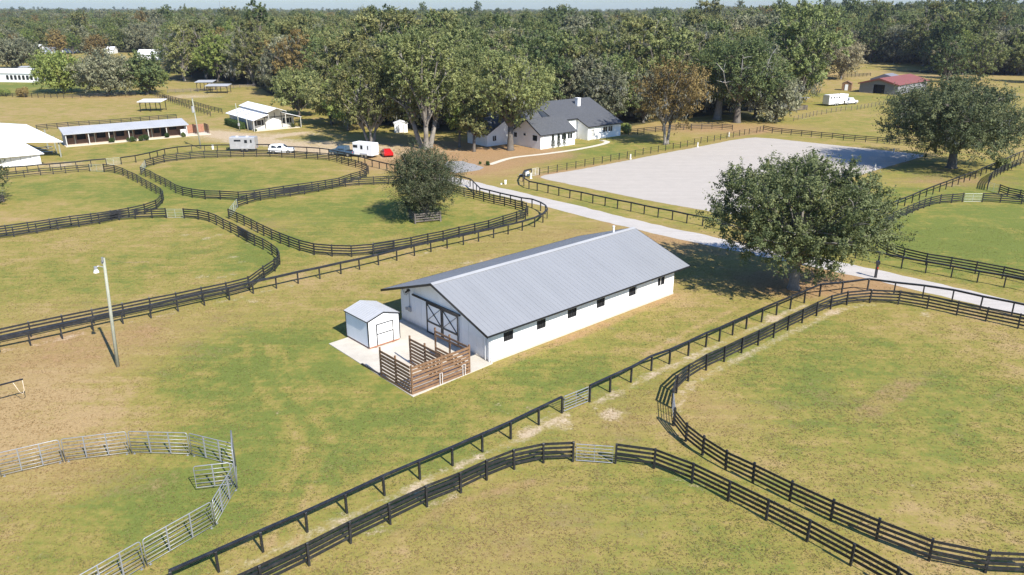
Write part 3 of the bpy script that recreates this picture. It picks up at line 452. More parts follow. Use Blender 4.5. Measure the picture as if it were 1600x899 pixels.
fence('arena_north', 'wire-mesh fence with dark posts along the house side of the sand arena', 'wire', 'black_paint')
fence('arena_east', 'three-board black fence beyond the far end of the sand arena', 'three')
fence('house_rail', 'black post and rail fence behind the lawn right of the white house', 'three')
fence('track_a', 'dark board fence on the left of the fenced track by the open shelter', 'three')
fence('track_b', 'dark board fence on the right of the fenced track leading to the white cottage', 'three')
fence('stable_rear', 'thin dark fence running close behind the row of stables', 'three')
fence('field_rear', 'dark board fence along the back of the tan field under the round trees', 'three')
fence('wood_edge', 'weathered grey board fence in front of the woodland edge', 'low', 'grey_wood')
fence('east_field', 'grey post and wire fence crossing the field below the white truck', 'wire', 'grey_wood')
fence('far_east', 'dark distant fence in front of the bare pale tree', 'three')

def gate(key, label, h=1.25, mat='galv', z0=.12, leaves=1):
    (ax, ay), (bx, by) = GATE[key]; t = thing('paddock_gate', label, 'gate', (ax, ay, 0), atan2(by-ay, bx-ax), None)
    Ln = hypot(bx-ax, by-ay)
    for k in range(leaves):
        a = .08 + k * Ln / leaves; b = Ln / leaves * (k + 1) - .08; r = .028 if mat == 'galv' else .022; rb = .02 if mat == 'galv' else .013
        fr = MB(); fr.tube([(a,0,z0),(a,0,h),(b,0,h),(b,0,z0),(a,0,z0)], r, 6)
        obj('frame', fr, mat, t)
        ba = MB()
        for z in (.36, .58, .80, 1.02): ba.tube([(a,0,z),(b,0,z)], rb, 6)
        for s in ([.5] if b - a < 2.8 else [.33, .67]): ba.tube([(a+(b-a)*s,.03,z0),(a+(b-a)*s,.03,h)], .022, 6)
        obj('bars', ba, mat, t)
    hg = MB().box(.0, .08, -.03, .03, .3, .36).box(.0, .08, -.03, .03, 1.0, 1.06); obj('hinges', hg, 'black_trim', t)
gate('near', 'silver pipe gate in the single-rail fence in front of the barn')
gate('bottom', 'silver pipe gate at the top of the curved bottom paddock fence')
gate('east', 'silver pipe gate at the left corner of the right paddock, seen edge on')
gate('green', 'pale gate in the fence of the nearest bright green paddock', mat='gate_pale')
gate('fargreen', 'pale gate at the corner of the far green paddock', mat='gate_pale')
gate('nwrail', 'pale gate in the single-rail fence in front of the stables', mat='gate_pale')
gate('nwboard', 'pale gate at the top of the upper left paddock', mat='gate_pale')
gate('west', 'pale gate at the top of the lower left paddock', mat='gate_pale')
gate('mid', 'pale gate at the left corner of the paddock with the round tree', mat='gate_pale', leaves=2)
gate('upper', 'pale gate at the left corner of the paddock below the trailer', mat='gate_pale', leaves=2)
gate('arena', 'white gate at the near corner of the sand arena', mat='white_wall')

# ------------------------------------------------------------------ round pen of pipe panels
def pen_panel(a, b, label, h=1.6, name='corral_section', rails=6, feet=True):
    ang = atan2(b[1]-a[1], b[0]-a[0]); Ln = hypot(b[0]-a[0], b[1]-a[1]); t = thing(name, label, 'corral panel', (a[0], a[1], 0), ang, 'round pen panels')
    e = .07; z0 = .14; c = .12
    fr = MB(); fr.tube([(e,0,.0),(e,0,h-c),(e+c*.3,0,h-c*.3),(e+c,0,h),(Ln-e-c,0,h),(Ln-e-c*.3,0,h-c*.3),(Ln-e,0,h-c),(Ln-e,0,0)], .028, 8); obj('frame', fr, 'galv', t, smooth=True)
    ra = MB()
    for k in range(rails): z = z0 + (h - z0) * k / rails; ra.tube([(e,0,z),(Ln-e,0,z)], .02, 6)
    obj('rails', ra, 'galv', t, smooth=True)
    for s in (.34, .67): obj('upright', MB().box(Ln*s-.03, Ln*s+.03, -.035, .035, z0, h-.01), 'galv', t)
    if feet: obj('feet', MB().box(e+.1, e+.22, -.05, .05, 0, .02).box(Ln-e-.22, Ln-e-.1, -.05, .05, 0, .02).tube([(e+.16,0,0),(e+.16,0,z0)], .02, 6).tube([(Ln-e-.16,0,0),(Ln-e-.16,0,z0)], .02, 6), 'galv', t)
    return t
RL = ['pipe panel of the round pen leaving the left edge of the photo, top side', 'second pipe panel of the round pen from the left edge, top side', 'long pipe panel at the top of the round pen, left of the middle one',
      'pipe panel crowning the round pen at its highest point', 'slanting pipe panel of the round pen left of its tall gate frame', None,
      'steep pipe panel of the round pen just below its open gate', 'pipe panel at the lower right of the round pen', 'pipe panel of the round pen cut by the bottom edge of the photo']
for i in range(len(ROUNDPEN) - 1):
    a, b = ROUNDPEN[i], ROUNDPEN[i+1]
    if i == 0:
        m_ = ((a[0]+b[0])/2, (a[1]+b[1])/2); pen_panel(m_, b, RL[0]); continue
    if i == 5:
        ang = atan2(b[1]-a[1], b[0]-a[0]); Ln = hypot(b[0]-a[0], b[1]-a[1])
        t = thing('pen_gateway', 'tall open pipe gate frame of the round pen', 'gateway', (a[0], a[1], 0), ang)
        obj('arch', MB().tube([(.0,0,0),(.0,0,2.45),(.1,0,2.55),(Ln-.1,0,2.55),(Ln,0,2.45),(Ln,0,0)], .04, 8), 'galv', t, smooth=True)
        obj('sill_bar', MB().tube([(0,0,.04),(Ln,0,.04)], .025, 6), 'galv', t)
        t = thing('pen_gate', 'pipe gate leaf swung open into the round pen', 'gate', (PENGATE[0][0], PENGATE[0][1], 0), atan2(PENGATE[1][1]-PENGATE[0][1], PENGATE[1][0]-PENGATE[0][0])); w = 2.0
        obj('frame', MB().tube([(.05,0,.3),(.05,0,1.62),(.12,0,1.7),(w-.1,0,1.7),(w,0,1.62),(w,0,.3),(.05,0,.3)], .03, 8), 'galv', t, smooth=True)
        rb = MB()
        for z in (.58, .86, 1.14, 1.42): rb.tube([(.05,0,z),(w,0,z)], .022, 6)
        obj('rails', rb, 'galv', t, smooth=True); obj('upright', MB().box(w*.5-.03, w*.5+.03, -.035, .035, .3, 1.69), 'galv', t)
        continue
    pen_panel(a, b, RL[i])

# ------------------------------------------------------------------ buildings
def rails_wall(mb, x0, x1, z0, z1, y0, y1, holes):
    """A wall along x between y0..y1 with rectangular holes (xa,xb,za,zb), pieces butted."""
    xs = x0
    for xa, xb, za, zb in sorted(holes):
        mb.box(xs, xa, y0, y1, z0, z1); mb.box(xa, xb, y0, y1, z0, za); mb.box(xa, xb, y0, y1, zb, z1); xs = xb
    mb.box(xs, x1, y0, y1, z0, z1)
def corr(mb, p0, p1, q0, q1, step, w=.045, h=.03):
    """Roof ribs from the line p0-p1 (eave) to q0-q1 (ridge)."""
    p0, p1, q0, q1 = map(Vector, (p0, p1, q0, q1)); n = max(1, int((p1-p0).length / step))
    nrm = (p1-p0).cross(q0-p0).normalized()
    if nrm.z < 0: nrm = -nrm
    for i in range(n + 1):
        t = i / n; mb.beam(p0.lerp(p1, t) + nrm*h*.45, q0.lerp(q1, t) + nrm*h*.45, w, h, nrm)
def frame(mb, x0, x1, z0, z1, y, w=.06, t=.05):
    mb.box(x0-w, x0, y-t, y, z0-w, z1+w); mb.box(x1, x1+w, y-t, y, z0-w, z1+w); mb.box(x0, x1, y-t, y, z0-w, z0); mb.box(x0, x1, y-t, y, z1, z1+w)

def main_barn():
    W, Ln = 12.23, 23.28
    t = thing('horse_barn', 'long white barn with a grey ribbed metal roof and black cross-braced doors', 'barn', (-1.65, 54.56, 0), .733)
    ze, sl = 2.785, .335; ridge = ze + (W/2 + .95) * sl
    zw = lambda y: ze + (min(y, W - y) + .95) * sl - .07
    wins = [(1.33, 2.36), (4.95, 5.97), (8.55, 9.66), (12.2, 13.28), (16.55, 17.68), (20.78, 21.82)]
    wl = MB(); rails_wall(wl, .2, Ln-.2, 0, zw(0), 0, .2, [(a, b, 1.38, 2.17) for a, b in wins])
    wl.box(.2, Ln-.2, W-.2, W, 0, zw(0))
    for x0, x1 in ((0, .2), (Ln-.2, Ln)):
        wl.prism([(0,0),(W,0),(W,zw(0)),(W/2,zw(W/2)),(0,zw(0))], x0, x1, 'x')
    obj('wall', wl, 'barn_wall', t)
    sk = MB().box(-.04, Ln+.04, -.04, 0, 0, .16).box(-.04, 0, 0, W, 0, .16); obj('plinth', sk, 'concrete', t)
    bt = MB()
    for y in np.arange(.9, W, .92): 
        if not 3.8 < y < 8.4: bt.box(-.025, 0, y-.025, y+.025, .16, zw(y)-.02)
    for z in (.95, 1.75): bt.box(-.012, 0, .05, 3.7, z, z+.015)
    obj('batten', bt, 'barn_wall', t)
    se = MB()
    for x in np.arange(2.9, Ln-1, 3.66): se.box(x-.03, x+.03, -.018, -.001, .16, zw(0)-.05)
    obj('batten', se, 'barn_wall', t)
    for a, b in wins:
        obj('window_sill', MB().box(a-.06, b+.06, -.05, .04, 1.33, 1.379), 'white_wall', t)
        w_ = obj('window', MB().box(a, b, .1, .13, 1.38, 2.17), 'dark', t)  # dark sheet painted as the shade behind the open window hole
        fr = MB(); fr.box(a, b, .04, .09, 1.38, 1.43).box(a, b, .04, .09, 2.12, 2.17).box(a, a+.05, .04, .09, 1.43, 2.12).box(b-.05, b, .04, .09, 1.43, 2.12)
        for k in range(1, 5): x = a + (b-a)*k/5; fr.box(x-.012, x+.012, .05, .075, 1.43, 2.12)
        obj('window_frame', fr, 'black_trim', w_)
    # roof: two slabs, ribs, ridge cap, black fascia
    og, oe, ow = 1.1, .95, 1.45; th = .1
    zl = ze - (ow - .95) * sl
    rf = MB()
    rf.slab([(-og,-oe,ze+th), (Ln+og,-oe,ze+th), (Ln+og,W/2,ridge+th), (-og,W/2,ridge+th)], th)
    rf.slab([(-og,W/2,ridge+th+.003), (Ln+og,W/2,ridge+th+.003), (Ln+og,W+ow,zl+th), (-og,W+ow,zl+th)], th)
    corr(rf, (-og+.03,-oe,ze+th), (Ln+og-.03,-oe,ze+th), (-og+.03,W/2,ridge+th), (Ln+og-.03,W/2,ridge+th), .46, .045, .012)
    corr(rf, (-og+.03,W+ow,zl+th), (Ln+og-.03,W+ow,zl+th), (-og+.03,W/2,ridge+th), (Ln+og-.03,W/2,ridge+th), .46, .045, .012)
    roof = obj('roof', rf, 'galv_roof', t)
    rc = MB(); rc.slab([(-og-.02,W/2-.28,ridge+th-.28*sl+.055), (Ln+og+.02,W/2-.28,ridge+th-.28*sl+.055), (Ln+og+.02,W/2,ridge+th+.06), (-og-.02,W/2,ridge+th+.06)], .02)
    rc.slab([(-og-.02,W/2,ridge+th+.062), (Ln+og+.02,W/2,ridge+th+.062), (Ln+og+.02,W/2+.28,ridge+th-.28*sl+.055), (-og-.02,W/2+.28,ridge+th-.28*sl+.055)], .02)
    obj('ridge_cap', rc, 'ridge_metal', roof)
    vp = MB().tube([(22.3,W/2+.9,ridge-.3),(22.3,W/2+.9,ridge+.35)], .09, 10).tube([(22.3,W/2+.9,ridge+.35),(22.3,W/2+.9,ridge+.45)], .13, 10)
    obj('vent_pipe', vp, 'white_wall', roof)
    fa = MB(); fa.box(-og, Ln+og, -oe-.03, -oe-.002, ze-.04, ze+th+.01); fa.box(-og, Ln+og, W+ow+.002, W+ow+.03, zl-.04, zl+th+.01)
    for x in (-og-.032, Ln+og+.002):
        fa.prism([(-oe-.03,ze-.1),(-oe-.03,ze+th+.015),(W/2,ridge+th+.015),(W/2,ridge-.1)], x, x+.03, 'x')
        fa.prism([(W/2+.002,ridge-.1),(W/2+.002,ridge+th+.015),(W+ow+.03,zl+th+.015),(W+ow+.03,zl-.1)], x, x+.03, 'x')
    obj('fascia', fa, 'black_trim', t)
    # sliding doors, y measured from the near corner
    for y0, y1 in ((3.93, 6.06), (6.14, 8.27)):
        d = obj('door', MB().box(-.09, -.04, y0, y1, .06, 2.82), 'white_wall', t)
        br = MB(); X = -.115; b = .12; zm = 1.12
        br.beam((X,y0+b/2,.06),(X,y0+b/2,2.82),.05,b,(0,1,0)); br.beam((X,y1-b/2,.06),(X,y1-b/2,2.82),.05,b,(0,1,0))
        for z in (.13, zm, 2.75): br.box(X-.026, X+.024, y0+b, y1-b, z-.07, z+.07)
        br.beam((X+.004,y0+b,zm+.07),(X+.004,y1-b,2.68),.035,.1,(1,0,0)); br.beam((X+.01,y0+b,2.68),(X+.01,y1-b,zm+.07),.03,.1,(1,0,0))
        obj('brace', br, 'black_trim', d)
    obj('door_track', MB().box(-.17, -.02, 3.7, 10.3, 2.86, 2.98), 'black_trim', t)
    mt = MB().box(-.16, 0, 10.65, 11.0, 1.2, 1.6).box(-.12, 0, 11.25, 11.45, 1.2, 1.42); obj('meter_box', mt, 'trailer_grey', t)
    obj('conduit', MB().tube([(-.05,10.84,1.6),(-.05,10.84,3.1)], .025, 6), 'trailer_grey', t)
    lf = MB().box(-.22, 0, 10.75, 10.98, 3.05, 3.22).tube([(-.2,10.86,3.1),(-.42,10.86,3.0)], [.06,.1], 8).tube([(-.03,10.9,3.1),(-.09,11.2,2.6),(-.03,11.6,2.55),(-.03,11.9,3.0)], .015, 5); obj('wall_lamp', lf, 'black_trim', t)
    obj('downspout', MB().box(-.1, -.012, .1, .2, .1, 3.0).box(-.1, -.012, .55, .63, .1, 2.9), 'white_wall', t)
main_barn()

def small_shed():
    W, D, ze, zr = 3.0, 3.42, 2.45, 2.9; t = thing('storage_shed', 'small white metal storage shed with dark trim standing on the concrete pad', 'shed', (-11.6, 57.02, .06), .739)
    wl = MB().prism([(0,.14),(W,.14),(W,ze-.07),(W/2,zr-.07),(0,ze-.07)], 0, D, 'y')
    for z in np.arange(.26, ze-.1, .155):
        wl.prism([(-.03,z),(0,z),(0,z+.10)], .02, D-.02, 'y'); wl.prism([(W+.03,z),(W,z),(W,z+.10)], .02, D-.02, 'y')
    obj('wall', wl, 'white_wall', t)
    rf = MB(); o = .1
    rf.slab([(-o,-.06,ze-.03),(W/2,-.06,zr),(W/2,D+.06,zr),(-o,D+.06,ze-.03)], .04); rf.slab([(W/2,-.06,zr+.002),(W+o,-.06,ze-.03),(W+o,D+.06,ze-.03),(W/2,D+.06,zr+.002)], .04)
    corr(rf, (-o,-.03,ze-.03), (-o,D+.03,ze-.03), (W/2,-.03,zr), (W/2,D+.03,zr), .3, .04, .02); corr(rf, (W+o,-.03,ze-.03), (W+o,D+.03,ze-.03), (W/2,-.03,zr), (W/2,D+.03,zr), .3, .04, .02)
    obj('roof', rf, 'shed_roof', t)
    tr = MB()
    for x in (-.035, W-.045): tr.box(x, x+.08, -.03, .0, .14, ze-.1)
    tr.box(-.035, -.032, 0, .06, .14, ze-.1); tr.box(-.04, -.031, D-.06, D, .14, ze-.1)
    tr.beam((-o,-.075,ze-.07),(W/2,-.075,zr-.04),.03,.09,(0,0,1)); tr.beam((W/2,-.077,zr-.04),(W+o,-.077,ze-.07),.03,.09,(0,0,1))
    tr.box(-o-.03, -o, -.06, D+.06, ze-.1, ze-.03)
    obj('trim', tr, 'black_trim', t)
    d = obj('door', MB().box(.8, 2.32, -.04, -.005, .2, 1.9), 'white_wall', t)
    fr = MB(); fr.box(.74, .82, -.065, -.042, .14, 1.98); fr.box(2.3, 2.38, -.065, -.042, .14, 1.98); fr.box(.82, 2.3, -.065, -.042, 1.9, 1.98); fr.box(.82, 2.3, -.062, -.042, 1.05, 1.13); obj('door_frame', fr, 'black_trim', d)
    obj('sill', MB().box(.4, 2.7, -.08, -.001, .06, .14).box(.55, .7, -.14, -.08, 0, .1).box(2.2, 2.35, -.14, -.08, 0, .1), 'red_wood', t)
    obj('skid', MB().box(.05, W-.05, .0, D, .0, .138), 'red_wood', t)
small_shed()

def slatted_pen():
    t = thing('slatted_pen', 'brown slatted timber pen with three arms on the concrete pad', 'pen', (-7.15, 49.24, 0), .738); H = 2.3
    zs = [.16 + .285*k for k in range(8)]
    def arm(p, q, name, rows, side, m='pen_wood'):
        mb = MB(); r = random.Random(name + str(p))
        p, q = Vector((*p, 0)), Vector((*q, 0)); d = (q-p).normalized(); n = Vector((-d.y, d.x, 0)) * side
        for z in rows:
            w = .185 * r.uniform(.9, 1.08); jz = r.uniform(-.02, .02)
            mb.beam(p + n + Vector((0,0,z+jz)), q + n + Vector((0,0,z+r.uniform(-.02,.02))), .04, w)
        return obj(name, mb, m, t)
    arm((0,0), (5.3,0), 'slats', zs, -.075); arm((0,.08), (0,4.0), 'slats', zs, .075); arm((2.9,.08), (2.9,4.3), 'slats', zs, .075)
    arm((5.3,.08), (5.3,4.25), 'slats', zs[6:] + zs[:3], .075)
    for x, y in ((0,0),(2.65,.0),(5.3,0),(0,2.0),(0,4.0),(2.9,2.35),(2.9,4.3),(5.3,2.4),(5.3,4.25)):
        obj('post', MB().box(x-.055, x+.055, y-.055, y+.055, -.1, H+(.12 if y > 1 else .05)), 'pen_wood', t)
    for x in (2.35, 4.5):
        obj('bracket', MB().tube([(x,-.2,.12),(x,-.2,1.0),(x+.22,-.2,1.0),(x+.22,-.2,.12)], .022, 6), 'white_wall', t)
slatted_pen()
obj_ = tag(obj('paving_edge', MB().beam((-9.95,52.35,.09),(-11.7,54.25,.09),.12,.1), 'black_trim'), 'dark plank lying on the edge of the concrete pad beside the slatted pen', 'plank')
obj_.name = 'plank'

def stable_row():
    t = thing('stable_row', 'long low row of stables with brown stall fronts and a white metal roof', 'stable', (-89.9, 155.6, 0), .643)
    Ln, D = 23.6, 4.6; zf, zb = 2.5, 3.3; yw = 2.1
    doors = [(2.3, 4.0), (6.0, 7.7), (9.7, 11.3), (13.3, 14.9), (17.1, 18.4), (18.6, 19.6)]; wins = [(.4, 1.6), (4.5, 5.6), (8.2, 9.2), (11.8, 12.9), (15.6, 16.5), (20.3, 21.9)]
    hl = [(a, b, .05, 2.15) for a, b in doors] + [(a, b, 1.35, 2.1) for a, b in wins]
    wl = MB(); rails_wall(wl, .15, Ln-.15, 0, 2.65, yw, yw+.1, hl); obj('stall_front', wl, 'stall_wood', t)
    ew = MB()
    for x in (0, Ln-.15): ew.prism([(.1,0),(D,0),(D,zb-.08),(.1,zf-.05)], x, x+.15, 'x')
    ew.box(.15, Ln-.15, D-.1, D, 0, zb-.09); obj('wall', ew, 'blue_grey', t)
    dk = MB().box(.2, Ln-.2, yw+.4, yw+.42, 0, 2.6); obj('stall_shade_panel', dk, 'dark', t)  # black sheet stands in for the shade inside the stalls
    for a, b in doors[:5]:
        d = MB().box(a, b, yw-.05, yw-.01, .1, .95); obj('stall_door', d, 'stall_wood', t)
    for a, b in wins:
        obj('window', MB().box(a, b, yw+.05, yw+.07, 1.35, 2.1), 'dark', t)  # dark sheet painted as shade in the window hole
    for k in range(5):
        obj('door_jamb', MB().box(doors[k][0]-.45, doors[k][0]-.3, yw-.06, yw-.012, 0, 2.4), 'pole_wood', t)
    rf = MB(); rf.slab([(-.35,-.35,zf),(Ln+.35,-.35,zf),(Ln+.35,D+.3,zb+.05),(-.35,D+.3,zb+.05)], .1); corr(rf, (-.3,-.35,zf),(Ln+.3,-.35,zf),(-.3,D+.3,zb+.05),(Ln+.3,D+.3,zb+.05), .6, .06, .03)
    obj('roof', rf, 'shed_roof', t)
    for x in (.1, 4.2, 8.0, 11.8, 15.6, 19.3, 23.45): obj('post', MB().box(x-.07, x+.07, -.05, .09, 0, zf-.1), 'offwhite', t)
    obj('slab', MB().box(-.2, 28.4, -.5, D, -.05, .09), 'path', t)
    dv = MB()
    for x, y0, y1 in ((25.6, .2, 3.2), (28.1, .2, 3.2)):
        for z in np.arange(.3, 2.0, .24): dv.box(x-.03, x+.03, y0, y1, z, z+.17)
        for y in (y0, (y0+y1)/2, y1): dv.box(x+.031, x+.13, y-.05, y+.05, .09, 2.05)
    obj('divider', dv, 'stall_wood', t)
    bk = MB()
    for z in np.arange(.2, 2.0, .2): bk.box(23.8, 28.0, 3.25, 3.3, z, z+.19)
    obj('back_panel', bk, 'red_wood', t)
stable_row()
def hut(name, label, x, y, rz, w, d, h, mat, roofmat, cat='shed', rise=.5, door=True):
    t = thing(name, label, cat, (x, y, 0), rz)
    obj('wall', MB().prism([(0,0),(w,0),(w,h),(w/2,h+rise),(0,h)], 0, d, 'y'), mat, t)
    rf = MB(); o = .15; s = rise/(w/2)
    rf.slab([(-o,-o,h-o*s+.06),(w/2,-o,h+rise+.06),(w/2,d+o,h+rise+.06),(-o,d+o,h-o*s+.06)], .06); rf.slab([(w/2,-o,h+rise+.062),(w+o,-o,h-o*s+.06),(w+o,d+o,h-o*s+.06),(w/2,d+o,h+rise+.062)], .06)
    obj('roof', rf, roofmat, t)
    if door: obj('door', MB().box(w*.33, w*.67, -.04, -.005, .05, h*.85), 'white_wall', t); obj('door_frame', MB().box(w*.3, w*.33, -.05, -.005, .05, h*.9).box(w*.67, w*.7, -.05, -.005, .05, h*.9), 'black_trim', t)
    return t
cab = thing('storage_cabinet', 'white cabinet standing at the right end of the stable porch', 'cabinet', (-72.1, 168.8, .09), .643)
obj('body', MB().box(0, 1.1, 0, .6, 0, 1.35), 'white_wall', cab); obj('lid', MB().box(-.03, 1.13, -.03, .63, 1.35, 1.42), 'white_metal', cab)

def cottage():
    W, Ln, og, oe = 10.05, 14.7, 2.75, .8; ze, zi, zj, zr = 2.48, 3.6, 4.17, 4.89; a = W*.3
    t = thing('cottage', 'white cottage barn with a raised middle roof and a porch on posts', 'cottage', (-59.62, 178.58, 0), .673)
    s = (zi-ze)/(a+oe); z0 = ze + oe*s - .06; s2 = (zr-zj)/(W/2-a)
    wl = MB().prism([(0,0),(W,0),(W,z0),(W-a,zi-.08),(W-a,zj-.1),(W/2,zr-.12),(a,zj-.1),(a,zi-.08),(0,z0)], 0, Ln, 'y'); obj('wall', wl, 'offwhite', t)
    sd = MB()
    for y in np.arange(.05, Ln, 1.0): sd.box(-.03, -.001, y, y+.09, 0, z0-.05)
    obj('batten', sd, 'black_trim', t)
    rl = MB(); rl.slab([(-oe,-og,ze),(a-.02,-og,zi),(a-.02,Ln+.4,zi),(-oe,Ln+.4,ze)], .09); obj('side_roof', rl, 'tin_white', t)
    rr = MB(); rr.slab([(W-a+.02,-og,zi),(W+oe,-og,ze),(W+oe,Ln+.4,ze),(W-a+.02,Ln+.4,zi)], .09); obj('side_roof', rr, 'tin_white', t)
    rm = MB(); rm.slab([(a-.35,-og,zj-.35*s2),(W/2,-og,zr),(W/2,Ln+.4,zr),(a-.35,Ln+.4,zj-.35*s2)], .09); rm.slab([(W/2,-og,zr+.003),(W-a+.35,-og,zj-.35*s2),(W-a+.35,Ln+.4,zj-.35*s2),(W/2,Ln+.4,zr+.003)], .09); obj('main_roof', rm, 'tin_white', t)
    for y in (5.2, 10.2): obj('skylight', MB().slab([(.2,y,ze+(oe+.2)*s+.03),(2.3,y,ze+(oe+2.3)*s+.03),(2.3,y+.45,ze+(oe+2.3)*s+.03),(.2,y+.45,ze+(oe+.2)*s+.03)], .025), 'skylight', t)
    tm = MB()
    for x in (a, W/2+.4, W-a): tm.box(x-.07, x+.07, -.03, -.001, 0, zi)
    tm.box(0, W, -.034, -.031, 2.55, 2.7); obj('trim', tm, 'black_trim', t)
    for x0 in (1.1, 7.9):
        w_ = obj('window', MB().box(x0, x0+1.0, -.03, -.002, .95, 2.1), 'glass', t); fr = MB(); frame(fr, x0, x0+1.0, .95, 2.1, -.002); obj('window_frame', fr, 'white_wall', w_)
        obj('shutter', MB().box(x0-.55, x0-.1, -.05, -.002, .9, 2.15).box(x0+1.1, x0+1.55, -.05, -.002, .9, 2.15), 'black_trim', t)
    obj('garage_door', MB().box(a+.5, W-a-.5, -.05, -.035, .05, 2.3), 'white_wall', t)
    obj('window', MB().box(a+.3, a+.9, -.05, -.002, 3.0, 3.6), 'glass', t)
    for x in (-.6, a, W-a, W+.6): obj('porch_post', MB().box(x-.06, x+.06, -og+.15, -og+.27, 0, ze+(min(max(x,-oe),a)+oe)*s-.1 if x < W/2 else ze+(min(W-x,a)+oe)*s-.1), 'offwhite', t)
    obj('porch_slab', MB().box(-.3, W+.3, -og, -.05, -.05, .1), 'path', t)
cottage()

def house():
    t = thing('farmhouse', 'large white house with dark shingle roofs under tall oaks', 'house', (5.64, 152.5, 0), .70)
    def gable_x(x0, x1, y0, y1, he, hr, ymid=None):   # ridge along x
        ym = (y0+y1)/2 if ymid is None else ymid
        return MB().prism([(y0,0),(y1,0),(y1,he),(ym,hr),(y0,he)], x0, x1, 'x')
    def roof_x(x0, x1, y0, y1, he, hr, o, ym=None, he2=None):
        ym = (y0+y1)/2 if ym is None else ym; he2 = he if he2 is None else he2
        s1 = (hr-he)/(ym-y0); s2 = (hr-he2)/(y1-ym); m = MB()
        m.slab([(x0-.3,y0-o,he-o*s1+.12),(x1+.3,y0-o,he-o*s1+.12),(x1+.3,ym,hr+.12),(x0-.3,ym,hr+.12)], .12)
        m.slab([(x0-.3,ym,hr+.123),(x1+.3,ym,hr+.123),(x1+.3,y1+o,he2-o*s2+.12),(x0-.3,y1+o,he2-o*s2+.12)], .12); return m
    def rake(x0, y0, y1, he, hr, o, ym=None):
        ym = (y0+y1)/2 if ym is None else ym; s1 = (hr-he)/(ym-y0); m = MB()
        m.beam((x0-.32,y0-o,he-o*s1+.03),(x0-.32,ym,hr+.03),.04,.24); m.beam((x0-.323,ym,hr+.03),(x0-.323,y1+o,he-o*s1+.03),.04,.24)
        m.box(x0-.3, x0+9.6, y0-o-.03, y0-o-.001, he-o*s1-.06, he-o*s1+.11); return m
    # front wing
    obj('wall', gable_x(0, 9.5, 0, 8.3, 2.9, 5.4), 'white_wall', t); obj('roof', roof_x(0, 9.5, 0, 8.3, 2.9, 5.4, .35), 'shingle', t); obj('fascia', rake(0, 0, 8.3, 2.9, 5.4, .35), 'black_trim', t)
    # rear wing, a long slope to the back
    obj('wall', gable_x(.6, 8.5, 8.32, 17.0, 2.9, 6.0, 11.2), 'white_wall', t); obj('roof', roof_x(.6, 8.5, 8.32, 17.0, 3.6, 6.0, .2, 11.2, 2.8), 'shingle', t)
    obj('wall', MB().prism([(-6.0,0),(-.02,0),(-.02,5.7),(-6.0,2.5)], 9.4, 16.0, 'y').box(.0, .58, 9.2, 12.4, 0, 6.1), 'white_wall', t)
    obj('roof', MB().slab([(-6.4,9.1,2.44),(-.02,9.1,5.86),(-.02,16.3,5.86),(-6.4,16.3,2.44)], .12), 'shingle', t)
    obj('fascia', MB().beam((-6.42,9.07,2.36),(-.02,9.07,5.78),.04,.22), 'black_trim', t)
    # main wing: local offset of its corner
    dx, dy = 16.06-5.64, 163.93-152.5; ox = dx*cos(.7)+dy*sin(.7); oy = -dx*sin(.7)+dy*cos(.7)
    X0, X1 = ox, ox+10.2; sl = .433; z = lambda y: 2.87 + sl*(y+.4); yr = 10.2; zr = z(yr)
    rm = MB(); rm.slab([(X0-.3,oy-.4,z(-.4)),(X1+.3,oy-.4,z(-.4)),(X1+.3,oy+yr,zr),(X0-6.6,oy+yr,zr),(X0-6.6,oy+3.0,z(3.0)),(X0-.3,oy+3.0,z(3.0))], .13)
    rm.slab([(X0-6.6,oy+yr,zr+.003),(X1+.3,oy+yr,zr+.003),(X1+.3,oy+18.5,3.4),(X0-6.6,oy+18.5,3.4)], .13); obj('main_roof', rm, 'shingle', t)
    wl = MB(); wl.prism([(oy,0),(oy+18,0),(oy+18,3.4),(oy+yr,zr-.16),(oy,z(0)-.16)], X0, X1, 'x'); wl.prism([(oy+3.3,0),(oy+17.9,0),(oy+17.9,3.4),(oy+yr,zr-.17),(oy+3.3,z(3.3)-.16)], X0-6.3, X0-.002, 'x'); obj('wall', wl, 'white_wall', t)
    fa = MB(); fa.box(X0-.3, X1+.3, oy-.44, oy-.402, z(-.4)-.2, z(-.4)-.01); fa.beam((X0-.32,oy-.4,z(-.4)-.1),(X0-.32,oy+3.0,z(3.0)-.1),.04,.22); fa.box(X0-6.6, X0-.34, oy+2.96, oy+2.998, z(3.)-.22, z(3.)-.01); fa.beam((X1+.32,oy-.4,z(-.4)-.1),(X1+.32,oy+yr,zr-.1),.04,.22); obj('fascia', fa, 'black_trim', t)
    def win(x0, x1, z0, z1, y, axis='x', mat='glass'):
        if axis == 'x':
            w = obj('window', MB().box(x0, x1, y-.03, y-.002, z0, z1), mat, t); f = MB(); frame(f, x0, x1, z0, z1, y-.001, .09, .06); f.box((x0+x1)/2-.03, (x0+x1)/2+.03, y-.05, y-.032, z0, z1)
        else:
            w = obj('window', MB().box(y-.03, y-.002, x0, x1, z0, z1), mat, t); f = MB()
            f.box(y-.06, y-.001, x0-.09, x0, z0-.09, z1+.09).box(y-.06, y-.001, x1, x1+.09, z0-.09, z1+.09).box(y-.06, y-.001, x0, x1, z0-.09, z0).box(y-.06, y-.001, x0, x1, z1, z1+.09)
        obj('window_frame', f, 'white_wall', w)
    for a, b in ((5.7, 7.0), (7.35, 8.7)): win(a, b, 1.4, 2.5, 0)
    win(.95, 2.3, 1.5, 2.6, 0, 'y'); win(4.4, 5.1, 2.2, 2.65, 0, 'y'); win(7.1, 8.1, 1.6, 2.5, 0, 'y'); win(-4.6, -3.7, 1.0, 2.0, 9.4)
    for a, b in ((4.6, 5.9), (6.2, 7.5)): win(X0+a, X0+b, 1.3, 2.4, oy)
